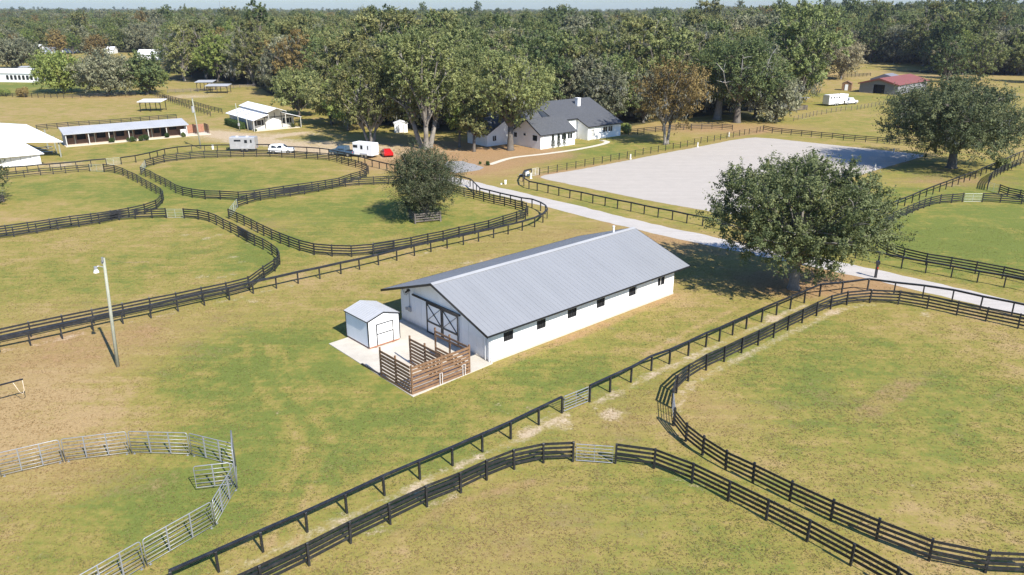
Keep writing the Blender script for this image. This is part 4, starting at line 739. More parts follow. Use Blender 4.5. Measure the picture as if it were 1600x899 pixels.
    win(X0-3.4, X0-2.3, .5, 2.7, oy+3.3); win(X0-4.9, X0-4.0, .3, 2.5, oy+3.3)
    d = obj('front_door', MB().box(X0+.9, X0+1.9, oy-.04, oy-.002, .05, 2.2), 'offwhite', t); obj('door_frame', MB().box(X0+.78, X0+.9, oy-.06, oy-.002, .05, 2.3).box(X0+1.9, X0+2.02, oy-.06, oy-.002, .05, 2.3), 'white_wall', d)
    cx, cyy = X0+4.0, oy+7.6; obj('chimney', MB().box(cx-.1, cx+.75, cyy-.4, cyy+.5, z(6.5), z(7.6)+1.5).box(cx-.18, cx+.83, cyy-.48, cyy+.58, z(7.6)+1.5, z(7.6)+1.6), 'white_wall', t)
house()

def white_barn():
    # low-pitched open metal barn; roof corners in metres
    t = thing('metal_barn', 'white low-pitched metal barn with an open bay at its right end', 'barn', (-83.8, 136.2, 0), 0)
    X, Y = 83.8, -136.2
    def P(x, y, z): return (x + X, y + Y, z)
    R, Ev, No, Lo = (-96.9, 155.2, 4.55), (-83.5, 143.5, 3.0), (-90.4, 142.8, 3.02), (-83.0, 136.2, 2.1)
    rf = MB()
    ll = (-108.0, 118.0, 2.1); rl = (-125.0, 131.0, 4.6)
    rf.slab([P(*R), P(*rl), P(-108.5, 124.5, 3.02), P(*No), P(*Ev)], .12)
    rf.slab([P(No[0], No[1]-.01, No[2]-.003), P(-108.5, 124.5, 3.017), P(*ll), P(*Lo)], .12)
    rf.slab([P(R[0], R[1], R[2]+.004), P(-110.5, 168.0, 3.1), P(-139.0, 143.0, 3.1), P(rl[0], rl[1], rl[2]+.004)], .12)
    obj('roof', rf, 'tin_white', t)
    wl = MB(); d = Vector((-.885, -.465, 0)); p = Vector((0, -.05, 0))
    for k in range(10):
        a = p + d*k*1.5; b = p + d*(k+1)*1.5 - d*.04; wl.beam(a + Vector((0,0,.95)), b + Vector((0,0,.95)), .06, 1.9)
    obj('wall', wl, 'white_wall', t)
    sw = MB(); a = Vector(P(-84.2, 136.6, 0)); b = Vector(P(-90.9, 143.2, 0)); sw.beam(a + Vector((0,0,1.0)), b + Vector((0,0,1.0)), .06, 2.0); b2 = Vector(P(-99.5, 155.5, 0)); sw.beam(b + Vector((-.2,.2,1.4)), b2 + Vector((0,0,1.4)), .06, 2.7); obj('side_wall', sw, 'blue_grey', t)
    for x, y, z in ((-87.8, 148.1, 3.4), (-92.2, 153.0, 3.9), (-84.6, 143.9, 2.9)): obj('post', MB().box(x+X-.09, x+X+.09, y+Y-.09, y+Y+.09, 0, z-.05), 'pole_wood', t)
white_barn()
bn = thing('bleacher', 'pale stepped bench stored under the open end of the white metal barn', 'bench', (-92.0, 146.0, 0), .55)
for k in range(3): obj('step', MB().box(0, 4.2, k*.5, k*.5+.46, .35+.38*k, .42+.38*k), 'trailer_grey', bn)
obj('supports', MB().box(.2, .3, 0, 1.4, 0, .34).box(3.9, 4.0, 0, 1.4, 0, .34), 'galv', bn)

def red_barn():
    t = thing('red_roofed_barn', 'grey barn with a red metal roof and open dark doorway', 'barn', (116.6, 265.2, 0), -.80); W, Ln = 12.4, 26; ze, zr = 3.2, 4.9
    wl = MB(); wl.box(0, 4.6, 0, .2, 0, ze); wl.box(8.2, W, 0, .2, 0, ze); wl.prism([(0,ze),(W,ze),(W/2,zr-.1)], 0, .2, 'y'); wl.box(0, .2, .2, Ln, 0, ze-.05); wl.box(W-.2, W, .2, Ln, 0, ze-.05); wl.box(4.6, 8.2, 0, .2, 2.9, ze); obj('wall', wl, 'barn_grey', t)
    obj('doorway', MB().box(4.6, 8.2, 1.2, 1.25, 0, 2.9), 'dark', t); obj('door', MB().box(3.7, 4.6, -.08, -.01, .05, 2.8), 'barn_grey', t); obj('door', MB().box(8.25, 9.7, -.08, -.01, .05, 2.8), 'barn_grey', t)  # near-black sheet in the doorway paints the unlit inside
    s = (zr-ze)/(W/2); rf = MB(); rf.slab([(-.5,-.5,ze-.5*s+.1),(W/2,-.5,zr+.1),(W/2,Ln+.5,zr+.1),(-.5,Ln+.5,ze-.5*s+.1)], .1); rf.slab([(W/2,-.5,zr+.103),(W+.5,-.5,ze-.5*s+.1),(W+.5,Ln+.5,ze-.5*s+.1),(W/2,Ln+.5,zr+.103)], .1); obj('roof', rf, 'red_roof', t)
    obj('gable_trim', MB().prism([(-.5,ze-.5*s-.35),(W/2,zr-.5),(W+.5,ze-.5*s-.35),(W+.5,ze-.5*s+.09),(W/2,zr+.09),(-.5,ze-.5*s+.09)], -.55, -.51, 'y'), 'red_roof', t)
    g2 = MB().prism([(-2.0,0),(W-3,0),(W-3,3.6),(2.4,5.4),(-2.0,3.6)], Ln*.5, Ln*.5+7, 'y')
    obj('rear_bay', g2, 'barn_grey', t)
red_barn()
hut('wooden_hut', 'small brown wooden hut left of the red-roofed barn', 113.4, 271.8, -.5, 3.0, 3.0, 2.4, 'pen_wood', 'pen_wood', 'hut', .7)
hut('garden_shed', 'small white shed standing in the shade beneath the tall trees', -26.4, 174.6, .2, 2.9, 2.4, 2.0, 'white_wall', 'tin_white', 'shed', .5)

def shelter(label, x, y, rz, w, d, h, mat='shed_roof', post='black_trim', tilt=.25):
    t = thing('field_shelter', label, 'shelter', (x, y, 0), rz, None)
    for px in (.1, w/2, w-.1):
        for py in (.1, d-.1): obj('post', MB().box(px-.08, px+.08, py-.08, py+.08, 0, h-.1+(tilt if py > d/2 else 0)), post, t)
    bm = MB()
    for py in (.1, d-.1): bm.box(-.1, w+.1, py-.05, py+.05, h-.3+(tilt if py > d/2 else 0), h-.1+(tilt if py > d/2 else 0))
    for px in (.1, w-.1): bm.beam((px+.5*(1 if px < 1 else -1),.1,h-.25),(px,.1,h-.9),.08,.08)
    obj('beam', bm, post, t)
    obj('roof', MB().slab([(-.4,-.4,h-.03),(w+.4,-.4,h-.03),(w+.4,d+.4,h+tilt+.03),(-.4,d+.4,h+tilt+.03)], .1), mat, t)
shelter('open field shelter with a white roof standing alone in the tan field', -101.0, 212.5, .05, 5.6, 4.0, 2.7, 'tin_white')
shelter('left one of two dark field shelters by the woodland edge', -107.0, 268.0, .1, 5.2, 4.5, 3.1, 'shed_roof')
shelter('right, lower one of two dark field shelters by the woodland edge', -101.0, 261.0, .05, 6.8, 4.0, 2.5, 'shed_roof')

for nm, lb, x, y, rz, w, d, h, rise in (
    ('distant_house', 'low white house with dark windows at the left edge beyond the green field', -206, 306, -.15, 26, 9, 3.4, 1.3),
    ('distant_shed', 'long pale flat-roofed shed behind the distant green field', -214, 346, .05, 9.5, 5, 2.6, .3),
    ('distant_barn', 'pale metal barn roof among the woods above the round trees', -206.5, 441, .02, 13, 9, 3.0, 2.4),
    ('distant_cabin', 'white cabin roof showing beside the orange autumn tree', -256, 499, .1, 7.5, 8, 2.6, 1.8),
    ('distant_stable', 'dark low stable roof seen among the trees at upper left', -291, 499, .0, 7.5, 6, 3.0, 1.2),
    ('distant_hut', 'pale flat-roofed hut right of the dark low stable at upper left', -287, 512, .0, 8, 6, 2.4, .4),
    ('distant_cottage', 'white gabled cottage half hidden by trees at upper left', -307, 512, -.2, 6, 6, 3.0, 2.2)):
    t = thing(nm, lb, 'building', (x, y, 0), rz); big = nm == 'distant_house'
    obj('wall', MB().prism([(0,0),(d,0),(d,h),(d/2,h+rise),(0,h)], 0, w, 'x'), 'white_wall' if nm != 'distant_stable' else 'blue_grey', t)
    s = rise/(d/2); rf = MB(); rf.slab([(-.4,-.4,h-.4*s+.1),(w+.4,-.4,h-.4*s+.1),(w+.4,d/2,h+rise+.1),(-.4,d/2,h+rise+.1)], .1); rf.slab([(-.4,d/2,h+rise+.104),(w+.4,d/2,h+rise+.104),(w+.4,d+.4,h-.4*s+.1),(-.4,d+.4,h-.4*s+.1)], .1)
    obj('roof', rf, 'galv_roof' if nm in ('distant_stable', 'distant_hut') else 'shed_roof' if nm == 'distant_shed' else 'tin_white', t)
    if big:
        for k in range(8): obj('window', MB().box(w-1.8-k*1.7, w-.7-k*1.7, -.05, -.004, .9, 2.6), 'glass', t)

# ------------------------------------------------------------------ poles and small things
def pole(label, x, y, h, lean, lamp=None, r=.14, cat='pole'):
    t = thing('utility_pole', label, cat, (x, y, 0)); lx, ly = lean
    obj('shaft', MB().tube([(0,0,-.3),(lx*.5,ly*.5,h*.5),(lx,ly,h)], [r, r*.85, r*.7], 10), 'pole_wood', t, smooth=True)
    if lamp == 'yard':
        a = MB().tube([(lx,ly,h-.75),(lx-.35,ly-.25,h-.55),(lx-.5,ly-.4,h-.6)], .03, 6); obj('lamp_arm', a, 'galv', t)
        l = obj('lamp', MB().tube([(lx-.5,ly-.4,h-.55),(lx-.5,ly-.4,h-.75)], [.12,.14], 10), 'galv', t)
        obj('lamp_shade', MB().tube([(lx-.5,ly-.4,h-.75),(lx-.5,ly-.4,h-1.0)], [.12,.2], 12), 'white_wall', l)
        obj('insulator', MB().box(lx-.05, lx+.05, ly-.22, ly-.1, h-.25, h+.1).box(lx-.2, lx-.05, ly-.05, ly+.05, h-.45, h-.2), 'galv', t)
        obj('wire', MB().tube([(lx,ly,h-.1),(lx+1.2,ly+.7,h-.6),(lx+2.6,ly+1.4,h-.75)], .008, 5), 'black_trim', t)
    if lamp == 'transformer':
        obj('transformer', MB().tube([(lx*.78-.1,ly*.78-.3,h*.74),(lx*.78-.1,ly*.78-.3,h*.74+1.15)], .27, 12), 'trailer_grey', t, smooth=False)
        obj('insulator', MB().box(lx-.06, lx+.06, ly-.06, ly+.06, h, h+.3), 'galv', t)
    if lamp == 'meter': obj('meter_box', MB().box(-.2, .2, -.3, -.12, 1.2, 1.8), 'trailer_grey', t)
    return t
pole('leaning grey-green wooden pole with a white lamp standing in the front grass', -30.57, 53.93, 8.8, (.42, .12), 'yard')
pole('tall pole with a transformer in front of the row of stables', -62.06, 153.53, 9.6, (-.5, .3), 'transformer', .15)
pole('slim pole standing before the hedge of the white cottage', -62.16, 177.23, 6.2, (-.3, 0), 'meter', .12)
pole('short pale pole beside the white cottage corner', -60.3, 177.4, 3.2, (-.25, .1), None, .12)
t = thing('tethering_arm', 'black overhead bar with a pale rope loop at the left edge', 'tether bar', (-34.1, 48.2, 0), .69)
obj('arm', MB().beam((-3.2,0,1.75),(0,0,1.8),.09,.09), 'black_trim', t); obj('post', MB().box(-3.3,-3.16,-.07,.07,0,2.0), 'black_trim', t)
obj('rope', MB().tube([(-.05,0,1.76),(-.08,-.05,1.0),(-.22,-.05,.75),(-.38,-.05,.95),(-.62,0,1.72)], .022, 6), 'rope', t, smooth=True)
t = thing('gate_post', 'dark post with a keypad box at the lane edge by the big oak', 'post', (37.55, 75.0, 0))
obj('shaft', MB().box(-.1,.1,-.1,.1,0,1.45), 'black_paint', t); obj('keypad_box', MB().box(-.16,.16,-.2,.12,1.45,1.8), 'black_trim', t); obj('reflector', MB().box(-.05,.05,-.21,-.2,1.0,1.2), 'lamp_red', t)
for x, y, lb in ((21.95, 141.99, 'white arena marker post on the house side, nearest the house lawn'), (37.46, 155.43, 'white arena marker post midway along the house side of the arena'),
                 (47.43, 169.2, 'white arena marker post at the far corner of the sand arena'), (62.95, 132.26, 'white arena marker post beside the shadow of the spreading oak'),
                 (3.1, 124.6, 'white arena marker post beside the white arena gate'), (73.6, 148.2, 'white arena marker post below the three-board fence beyond the arena')):
    t = thing('arena_marker', lb, 'marker', (x, y, 0), .6, 'white arena marker posts')
    obj('board', MB().box(-.14,.14,-.04,.04,.08,.95), 'offwhite', t); obj('foot', MB().box(-.2,.2,-.12,.12,0,.08), 'white_wall', t)
t = thing('water_tank', 'rounded white plastic tank with a blue side at the arena corner', 'tank', (-7.2+7.3, 129.0-3.0, 0)); 
t.location = (2.5, 126.2, 0); t.scale = (.62, .62, .78)
obj('body', MB().tube([(0,-.6,.62),(0,-.5,.7),(0,.5,.7),(0,.6,.62)], [.45,.62,.62,.45], 14), 'white_wall', t, smooth=True); obj('side_panel', MB().box(.05,.7,-.66,-.52,.2,.75), 'car_blue', t); obj('stand', MB().box(-.5,.5,-.5,.5,0,.2), 'black_trim', t)
t = thing('water_trough', 'small dark trough beside the white tank', 'trough', (1.5, 126.0, 0)); t.scale = (.6, .6, .8); obj('basin', MB().box(-.5,.5,-.3,.3,0,.5), 'black_paint', t); obj('rim', MB().box(-.54,.54,-.34,.34,.5,.55), 'trailer_grey', t)
t = thing('well_head', 'white well cap box standing in the grass above the lane', 'well head', (-1.02, 120.28, 0)); t.scale = (.75, .75, .75); obj('housing', MB().box(-.2,.2,-.2,.2,0,.75), 'white_wall', t); obj('cap', MB().box(-.24,.24,-.24,.24,.75,.85), 'white_metal', t)
t = thing('spigot_box', 'small white valve box just left of the well cap', 'valve box', (-1.65, 120.0, 0)); t.scale = (.6, .6, .7); obj('housing', MB().box(-.25,.15,-.15,.15,0,.3), 'white_wall', t); obj('pipe', MB().tube([(0,0,.3),(0,0,.5)], .04, 6), 'galv', t)
t = thing('marker_stake', 'white stake in the grass left of the grey trailer', 'stake', (-59.3, 152.6, 0)); obj('shaft', MB().box(-.16,.16,-.1,.1,0,.85), 'white_wall', t); obj('cap', MB().box(-.2,.2,-.14,.14,.85,.95), 'white_wall', t)
# guard fence round the two paddock trees
def guard(label, x, y, rz, w, d, mat='grey_wood'):
    t = thing('tree_guard', label, 'tree guard', (x, y, 0), rz); P = [(0,0),(w,0),(w,d),(0,d)]
    for i in range(4):
        a, b = P[i], P[(i+1) % 4]; m = MB()
        for z in (.3, .62, .94, 1.22): m.beam((a[0],a[1],z),(b[0],b[1],z),.05,.16)
        obj('rails', m, mat, t)
        obj('post', MB().box(a[0]-.09,a[0]+.09,a[1]-.09,a[1]+.09,0,1.35), mat, t)
guard('square weathered board guard round the trunk of the round paddock tree', -12.5, 96.2, .38, 3.4, 3.4)
guard('weathered board guard round the tree at the left edge', -77.4, 103.7, .1, 4.6, 4.2)
guard('small weathered wooden pen at the foot of the field by the dark oaks', 75.6, 213.4, .45, 6.5, 4.0)

# ------------------------------------------------------------------ vehicles
def wheel(parent, x, y, r=.36, w=.24):
    o = obj('wheel', MB().tube([(x,y-w/2,r),(x,y+w/2,r)], r, 16), 'rubber', parent)
    s = -1 if y < 0 else 1
    obj('rim', MB().tube([(x,y+s*(w/2),r),(x,y+s*(w/2+.012),r)], r*.62, 12), 'rim', o)
def loft(secs):
    """secs: (x, halfwidth_low, z_low, halfwidth_top, z_top, waist halfwidth, z_waist)"""
    m = MB(); vs = []; fs = []
    for x, wl, zl, wt, zt, ww, zw in secs:
        vs += [(x,-wl,zl),(x,-ww,zw),(x,-wt,zt),(x,wt,zt),(x,ww,zw),(x,wl,zl)]
    for i in range(len(secs)-1):
        for k in range(6): a = i*6+k; b = i*6+(k+1)%6; fs.append((a,b,b+6,a+6))
    n = len(secs); fs += [tuple(range(6)), tuple((n-1)*6+k for k in range(5,-1,-1))]
    m.add(vs, fs); return m
def car(name, label, cat, x, y, rz, mat, kind):
    t = thing(name, label, cat, (x, y, 0), rz); W = .93
    if kind == 'suv':
        Ln = 4.75; body = [(-2.37,.80,.5,.78,.95,.88,.7),(-2.25,.86,.32,.84,1.05,.93,.7),(-1.2,.9,.26,.86,1.08,.94,.7),(1.0,.9,.26,.86,1.06,.94,.7),(1.9,.86,.28,.80,.98,.92,.68),(2.3,.78,.36,.70,.86,.84,.62),(2.38,.7,.45,.62,.75,.74,.6)]
        cab = [(-2.2,.78,1.04,.70,1.35,.76,1.2),(-1.95,.80,1.04,.66,1.66,.76,1.3),(-.6,.82,1.05,.68,1.72,.77,1.35),(.35,.82,1.05,.64,1.66,.76,1.3),(1.25,.78,1.03,.70,1.08,.76,1.05)]; wx = (-1.42, 1.42)
        win = [(-1.75, .25)]
    elif kind == 'sedan':
        Ln = 4.3; body = [(-2.15,.74,.5,.72,.86,.82,.65),(-2.0,.84,.3,.8,.95,.9,.66),(-.9,.88,.22,.84,.95,.92,.66),(1.0,.88,.22,.82,.9,.92,.64),(1.8,.82,.24,.74,.8,.88,.6),(2.12,.7,.34,.62,.66,.76,.52)]
        cab = [(-1.75,.74,.94,.66,.98,.72,.96),(-1.1,.78,.94,.6,1.33,.72,1.15),(.0,.8,.94,.62,1.38,.74,1.18),(1.15,.76,.9,.68,.93,.74,.91)]; wx = (-1.3, 1.32); win = [(-1.0, .15)]
    else:
        Ln = 5.6; body = [(-2.8,.88,.62,.86,1.05,.92,.8),(-2.75,.92,.5,.9,1.1,.96,.8),(-.9,.92,.42,.9,1.1,.97,.8),(1.2,.92,.42,.9,1.12,.97,.8),(2.5,.9,.44,.84,1.08,.95,.78),(2.8,.84,.5,.76,.95,.88,.75)]
        cab = [(-.95,.84,1.1,.74,1.85,.82,1.5),(-.7,.85,1.1,.72,1.9,.82,1.5),(.7,.85,1.1,.70,1.88,.82,1.5),(1.45,.82,1.1,.74,1.16,.8,1.12)]; wx = (-1.75, 1.75); win = [(-.6, .55)]
    obj('body', loft(body), mat, t); c = obj('cabin', loft(cab), mat, t)
    zt = {'suv': (1.12, 1.56), 'sedan': (.98, 1.26), 'pickup': (1.2, 1.74)}[kind]
    for s in (-1, 1):
        for a, b in win:
            h = (b - a) / 2
            for p, q in ((a, a+h-.05), (a+h+.05, b)):
                w0 = .835 if kind == 'suv' else .80 if kind == 'sedan' else .86; w1 = w0 - (.13 if kind != 'pickup' else .11)
                obj('window', MB().add([(p,s*w0,zt[0]),(q,s*w0,zt[0]),(q,s*w1,zt[1]),(p+.03,s*w1,zt[1])], [(0,1,2,3)]) or MB().slab([(p,s*w0,zt[0]),(q,s*w0,zt[0]),(q,s*w1,zt[1]),(p,s*w1,zt[1])], .02), 'glass', c)
    f0, f1 = cab[-2], cab[-1]
    obj('windscreen', MB().slab([(f1[0]-.05,-f1[3]*.9,f1[4]+.03),(f1[0]-.05,f1[3]*.9,f1[4]+.03),(f0[0]+.08,f0[3]*.88,f0[4]-.02),(f0[0]+.08,-f0[3]*.88,f0[4]-.02)], .02), 'glass', t)
    b0, b1 = cab[0], cab[1]
    obj('rear_window', MB().slab([(b0[0]-.02,-b0[3]*.85,b0[4]-.12),(b0[0]-.02,b0[3]*.85,b0[4]-.12),(b1[0]-.06,b1[3]*.8,b1[4]-.05),(b1[0]-.06,-b1[3]*.8,b1[4]-.05)], .03), 'glass', t)
    if kind == 'pickup': obj('bed_liner', MB().box(-2.7, -1.0, -.78, .78, 1.1, 1.125), 'black_trim', t)
    for px in wx:
        for s in (-1, 1): wheel(t, px, s*(.82 if kind != 'pickup' else .86), .35 if kind != 'pickup' else .4)
    e = body[-1]; r0 = body[0]
    for s in (-1, 1):
        obj('headlight', MB().box(e[0]-.12, e[0]+.015, s*e[1]*.7-.13, s*e[1]*.7+.13, e[4]-.12, e[4]-.01), 'lamp_clear', t)
        obj('tail_light', MB().box(r0[0]-.02, r0[0]+.1, s*r0[1]*.82-.11, s*r0[1]*.82+.11, r0[4]-.22, r0[4]-.03), 'lamp_red', t)
    return t
car('suv', 'white sport utility car parked behind the upper paddock fence', 'car', -44.5, 148.6, .02, 'car_white', 'suv')
car('pickup_truck', 'dark blue-grey pickup truck hitched in front of a white horse trailer', 'pickup truck', -32.0, 145.8, pi-.48, 'car_blue', 'pickup')
car('car', 'red car parked beside the white horse trailer', 'car', -23.75, 145.6, pi/2+.35, 'car_red', 'sedan')
car('pickup_truck', 'white pickup truck coupled to a long trailer on the far field', 'pickup truck', 99.0, 230.6, .5, 'car_white', 'pickup')
def trailer(label, x, y, rz, Ln, W, H, mat, wins, goose=False):
    t = thing('horse_trailer', label, 'horse trailer', (x, y, 0), rz); z0 = .5; c = .14
    obj('body', MB().prism([(-W/2,z0),(W/2,z0),(W/2,H-c),(W/2-c,H),(-W/2+c,H),(-W/2,H-c)], 0, Ln, 'x') if not goose else
        MB().prism([(-W/2,z0),(W/2,z0),(W/2,H-c),(W/2-c,H),(-W/2+c,H),(-W/2,H-c)], 0, Ln-1.6, 'x').prism([(-W/2,1.3),(W/2,1.3),(W/2,H-c),(W/2-c,H),(-W/2+c,H),(-W/2,H-c)], Ln-1.6, Ln, 'x'), mat, t)
    for a, b, za, zb in wins:
        for s in (-1, 1): obj('window', MB().box(a, b, s*(W/2+.012)-.012, s*(W/2+.012)+.012, za, zb), 'glass', t)
    for s in (-1, 1):
        for k in (0, 1): wheel(t, Ln*.42+k*.85-.4, s*(W/2-.1), .36, .22)
        obj('fender', MB().prism([(Ln*.42-.9,.55),(Ln*.42-.75,.85),(Ln*.42+.75,.85),(Ln*.42+.9,.55)], s*W/2+(.0 if s > 0 else -.14), s*W/2+(.14 if s > 0 else .0), 'y'), 'trailer_grey', t)
    dr = MB().box(-.03, -.004, -W/2+.08, -.02, z0+.05, H-.15).box(-.03, -.004, .02, W/2-.08, z0+.05, H-.15); obj('rear_door', dr, mat, t)
    if not goose: obj('tongue', MB().beam((Ln,-.5,.55),(Ln+1.1,0,.55),.08,.1).beam((Ln,.5,.55),(Ln+1.1,0,.55),.08,.1).box(Ln+1.0,Ln+1.12,-.06,.06,0,.6), 'black_trim', t)
    else: obj('gooseneck', MB().beam((Ln-.4,0,1.3),(Ln-.4,0,.9),.14,.14), 'black_trim', t)
    for s in (-1, 1): obj('tail_light', MB().box(-.045, -.03, s*(W/2-.12)-.05, s*(W/2-.12)+.05, .7, .95), 'lamp_red', t)
    obj('roof_vent', MB().box(Ln*.3, Ln*.3+.4, -.2, .2, H-.02, H+.12).box(Ln*.7, Ln*.7+.4, -.2, .2, H-.02, H+.12), 'white_metal', t)
trailer('pale grey horse trailer parked alone in front of the white cottage', -50.1, 151.2, pi, 4.9, 2.1, 2.75, 'trailer_grey', [(2.7, 4.0, 1.95, 2.3), (1.45, 2.0, 1.65, 2.25), (.55, .85, 1.7, 2.3)])
trailer('white horse trailer parked between the dark pickup and the red car', -25.5, 143.3, pi-.48, 4.4, 2.1, 2.75, 'white_metal', [(3.3, 4.3, 1.8, 2.3), (2.1, 2.6, 1.6, 2.3), (.8, 1.0, 1.6, 2.3)])
trailer('long white gooseneck horse trailer behind the white truck on the far field', 90.3, 226.0, .5, 7.8, 2.3, 3.1, 'white_metal', [(.6, 1.1, 2.1, 2.6), (1.7, 2.2, 2.1, 2.6), (2.8, 3.3, 2.1, 2.6), (3.9, 4.4, 2.1, 2.6)], True)
t = thing('hay_wagon', 'flat pale trailer standing in the field behind the dark oaks', 'wagon', (86.5, 240.5, 0), .2)
obj('deck', MB().box(0, 4.5, -1, 1, .7, .85), 'trailer_grey', t)
for px in (1.2, 3.3):
    for s in (-1, 1): wheel(t, px, s*.8, .34)

# ------------------------------------------------------------------ trees
def leaf_mesh(name, C, Nr, tone, size, rng, mat, aspect=.62, sag=0):
    n = len(C); d = Nr + rng.normal(0, .5, (n, 3)); d /= np.linalg.norm(d, axis=1)[:,None] + 1e-9
    a = np.cross(d, rng.normal(0, 1, (n, 3))); a /= np.linalg.norm(a, axis=1)[:,None] + 1e-9; b = np.cross(d, a)
    if sag: a = a * .25 + np.array([0, 0, -1.0]); 
    s = size * rng.uniform(.6, 1.35, (n, 1)); A = a * s * .5; B = b * s * .5 * aspect
    V = np.empty((n, 4, 3)); V[:,0] = C - A; V[:,1] = C + B * rng.uniform(.7, 1.2, (n, 1)) - A * .1; V[:,2] = C + A; V[:,3] = C - B * rng.uniform(.7, 1.2, (n, 1)) + A * .15
    me = bpy.data.meshes.new(name); me.vertices.add(n*4); me.vertices.foreach_set('co', V.ravel())
    me.loops.add(n*4); me.loops.foreach_set('vertex_index', np.arange(n*4)); me.polygons.add(n); me.polygons.foreach_set('loop_start', np.arange(n)*4)
    me.update(calc_edges=True)
    at = me.attributes.new('tone', 'FLOAT', 'FACE'); at.data.foreach_set('value', np.clip(tone, 0, 1).astype(np.float32))
    me.materials.append(M[mat]); return me
def make_tree(seed, h, R, base, lobes, leaves, size, leaf='leaf_oak', bark='bark', trunk_r=.35, squash=.8, droop=.0, moss=0, lobe_r=(.26, .42), trunks=1, dense=.16, top_bias=.25, bare=0, spread=None, wob=.25, grain=20, spray=1.35, gap=.52):
    """Trunk with limbs reaching into lobes of foliage; returns meshes (trunk, crown, moss)."""
    rng = np.random.default_rng(seed); cz = base + (h - base) * .47; hz = (h - base) / 2
    ctr = []; rad = []; k = 0
    while len(ctr) < lobes and k < 4000:
        k += 1; d = rng.normal(0, 1, 3); d[2] += top_bias; d /= np.linalg.norm(d); f = rng.uniform(.35, .80) ** .8
        r = R * rng.uniform(*lobe_r); c = np.array([d[0]*R*f, d[1]*R*f, cz + d[2]*hz*f - droop*(d[0]**2+d[1]**2)*hz])
        if spread is not None: c[:2] *= np.array(spread)
        rz = r * squash
        if c[2] + rz > h * 1.02: c[2] = h * 1.02 - rz
        if c[2] - rz < base * .72: c[2] = base * .72 + rz
        if any(np.linalg.norm((c - q) / (1, 1, .8)) < gap * (r + s) for q, s in zip(ctr, rad)) and k < 3000: continue
        ctr.append(c); rad.append(r)
    ctr = np.array(ctr); rad = np.array(rad); w = rad ** 2; cnt = np.maximum(8, leaves * w / w.sum()).astype(int)
    P = []; Q = []; T = []
    for c, r, n in zip(ctr, rad, cnt):
        ncl = max(4, int(n / grain)); d = rng.normal(0, 1, (ncl, 3)); d[:,2] += .28; d /= np.linalg.norm(d, axis=1)[:,None]
        rr = r * np.where(rng.random(ncl) < dense, rng.uniform(.2, .7, ncl), np.where(rng.random(ncl) < .16, rng.uniform(1.05, 1.36, ncl), rng.uniform(.74, 1.1, ncl)))
        cc = c + d * rr[:,None] * np.array([1, 1, squash]); lt = rng.uniform(-.15, .15)
        ct = rng.uniform(.0, .85, ncl) + lt
        i = rng.integers(0, ncl, n); sp = r * rng.uniform(.06, .19, ncl)[i]
        out = d[i] + np.array([0, 0, .25]); out /= np.linalg.norm(out, axis=1)[:,None]
        p = cc[i] + rng.normal(0, .62, (n, 3)) * sp[:,None] + out * (rng.normal(.25, 1.15, n) * sp * spray)[:,None]
        nn = p - c; nn /= np.linalg.norm(nn, axis=1)[:,None] + 1e-9; nn = nn * .7 + np.array([0, 0, .35])
        P.append(p); Q.append(nn); T.append(ct[i] + rng.normal(0, .16, n))
    P = np.concatenate(P); Q = np.concatenate(Q); T = np.concatenate(T)
    ok = P[:,2] > .5; crown = leaf_mesh('crown', P[ok], Q[ok], T[ok], size, rng, leaf)
    # trunk and limbs
    mb = MB(); r_ = random.Random(seed)
    offs = [(0, 0)] if trunks == 1 else [(trunk_r*1.3*cos(2*pi*k/trunks+.4), trunk_r*1.3*sin(2*pi*k/trunks+.4)) for k in range(trunks)]
    tops = []
    for ox, oy in offs:
        top = Vector((ox*(1 if trunks == 1 else 2.6) + r_.uniform(-wob, wob), oy*(1 if trunks == 1 else 2.6) + r_.uniform(-wob, wob), base * 1.02)); tops.append(top)
        tr = trunk_r / (trunks ** .4)
        mb.tube([(ox*1.1,oy*1.1,-.3),(ox,oy,.35),(ox*.9+top.x*.35,oy*.9+top.y*.35,base*.5),tuple(top)], [tr*1.7,tr*1.12,tr*.92,tr*.8], 9)
    for i, (c, r) in enumerate(zip(ctr, rad)):
        top = min(tops, key=lambda q: (Vector(c) - q).length); c = Vector(c); m = top.lerp(c, .5) + Vector((r_.uniform(-.6,.6), r_.uniform(-.6,.6), .12*(c-top).length))
        br = trunk_r * r_.uniform(.22, .42) * (1 if trunks == 1 else .75)
        mb.tube([tuple(top - Vector((0,0,base*.12))), tuple(top.lerp(m, .5)), tuple(m), tuple(c)], [br*1.5, br*1.15, br*.85, br*.35], 6, False)
        for k in range(3 + bare):
            d = Vector((r_.gauss(0,1), r_.gauss(0,1), r_.uniform(-.2, 1))).normalized() * r * r_.uniform(.7, 1.05 + .1*(bare > 0)); d.z *= squash
            mb.tube([tuple(m.lerp(c, r_.uniform(.4, 1))), tuple(c + d*.5), tuple(c + d)], [br*.4, br*.25, br*.08], 5, False)
    tm = mb.mesh('trunk', True); tm.materials.append(M[bark])
    mm = None
    if moss:
        n = moss; i = rng.integers(0, len(ctr), n); d = rng.normal(0, 1, (n, 3)); d[:,2] = -np.abs(d[:,2]) * .8; d /= np.linalg.norm(d, axis=1)[:,None]
        ncl = max(6, n // 22); a = rng.integers(0, ncl, n); ci = rng.integers(0, len(ctr), ncl); dd = rng.normal(0, 1, (ncl, 3)); dd[:,2] = -.1 - np.abs(dd[:,2])*.5; dd /= np.linalg.norm(dd, axis=1)[:,None]
        base_p = ctr[ci] + dd * (rad[ci] * 1.02)[:,None] * np.array([1, 1, squash])
        p = base_p[a] + rng.normal(0, 1, (n, 3)) * np.array([.45, .45, .55]) * (R / 8)
        mm = leaf_mesh('moss', p, np.tile([0., 0, .2], (n, 1)), rng.uniform(0, 1, n), size * 1.5, rng, 'moss', .32, 1)
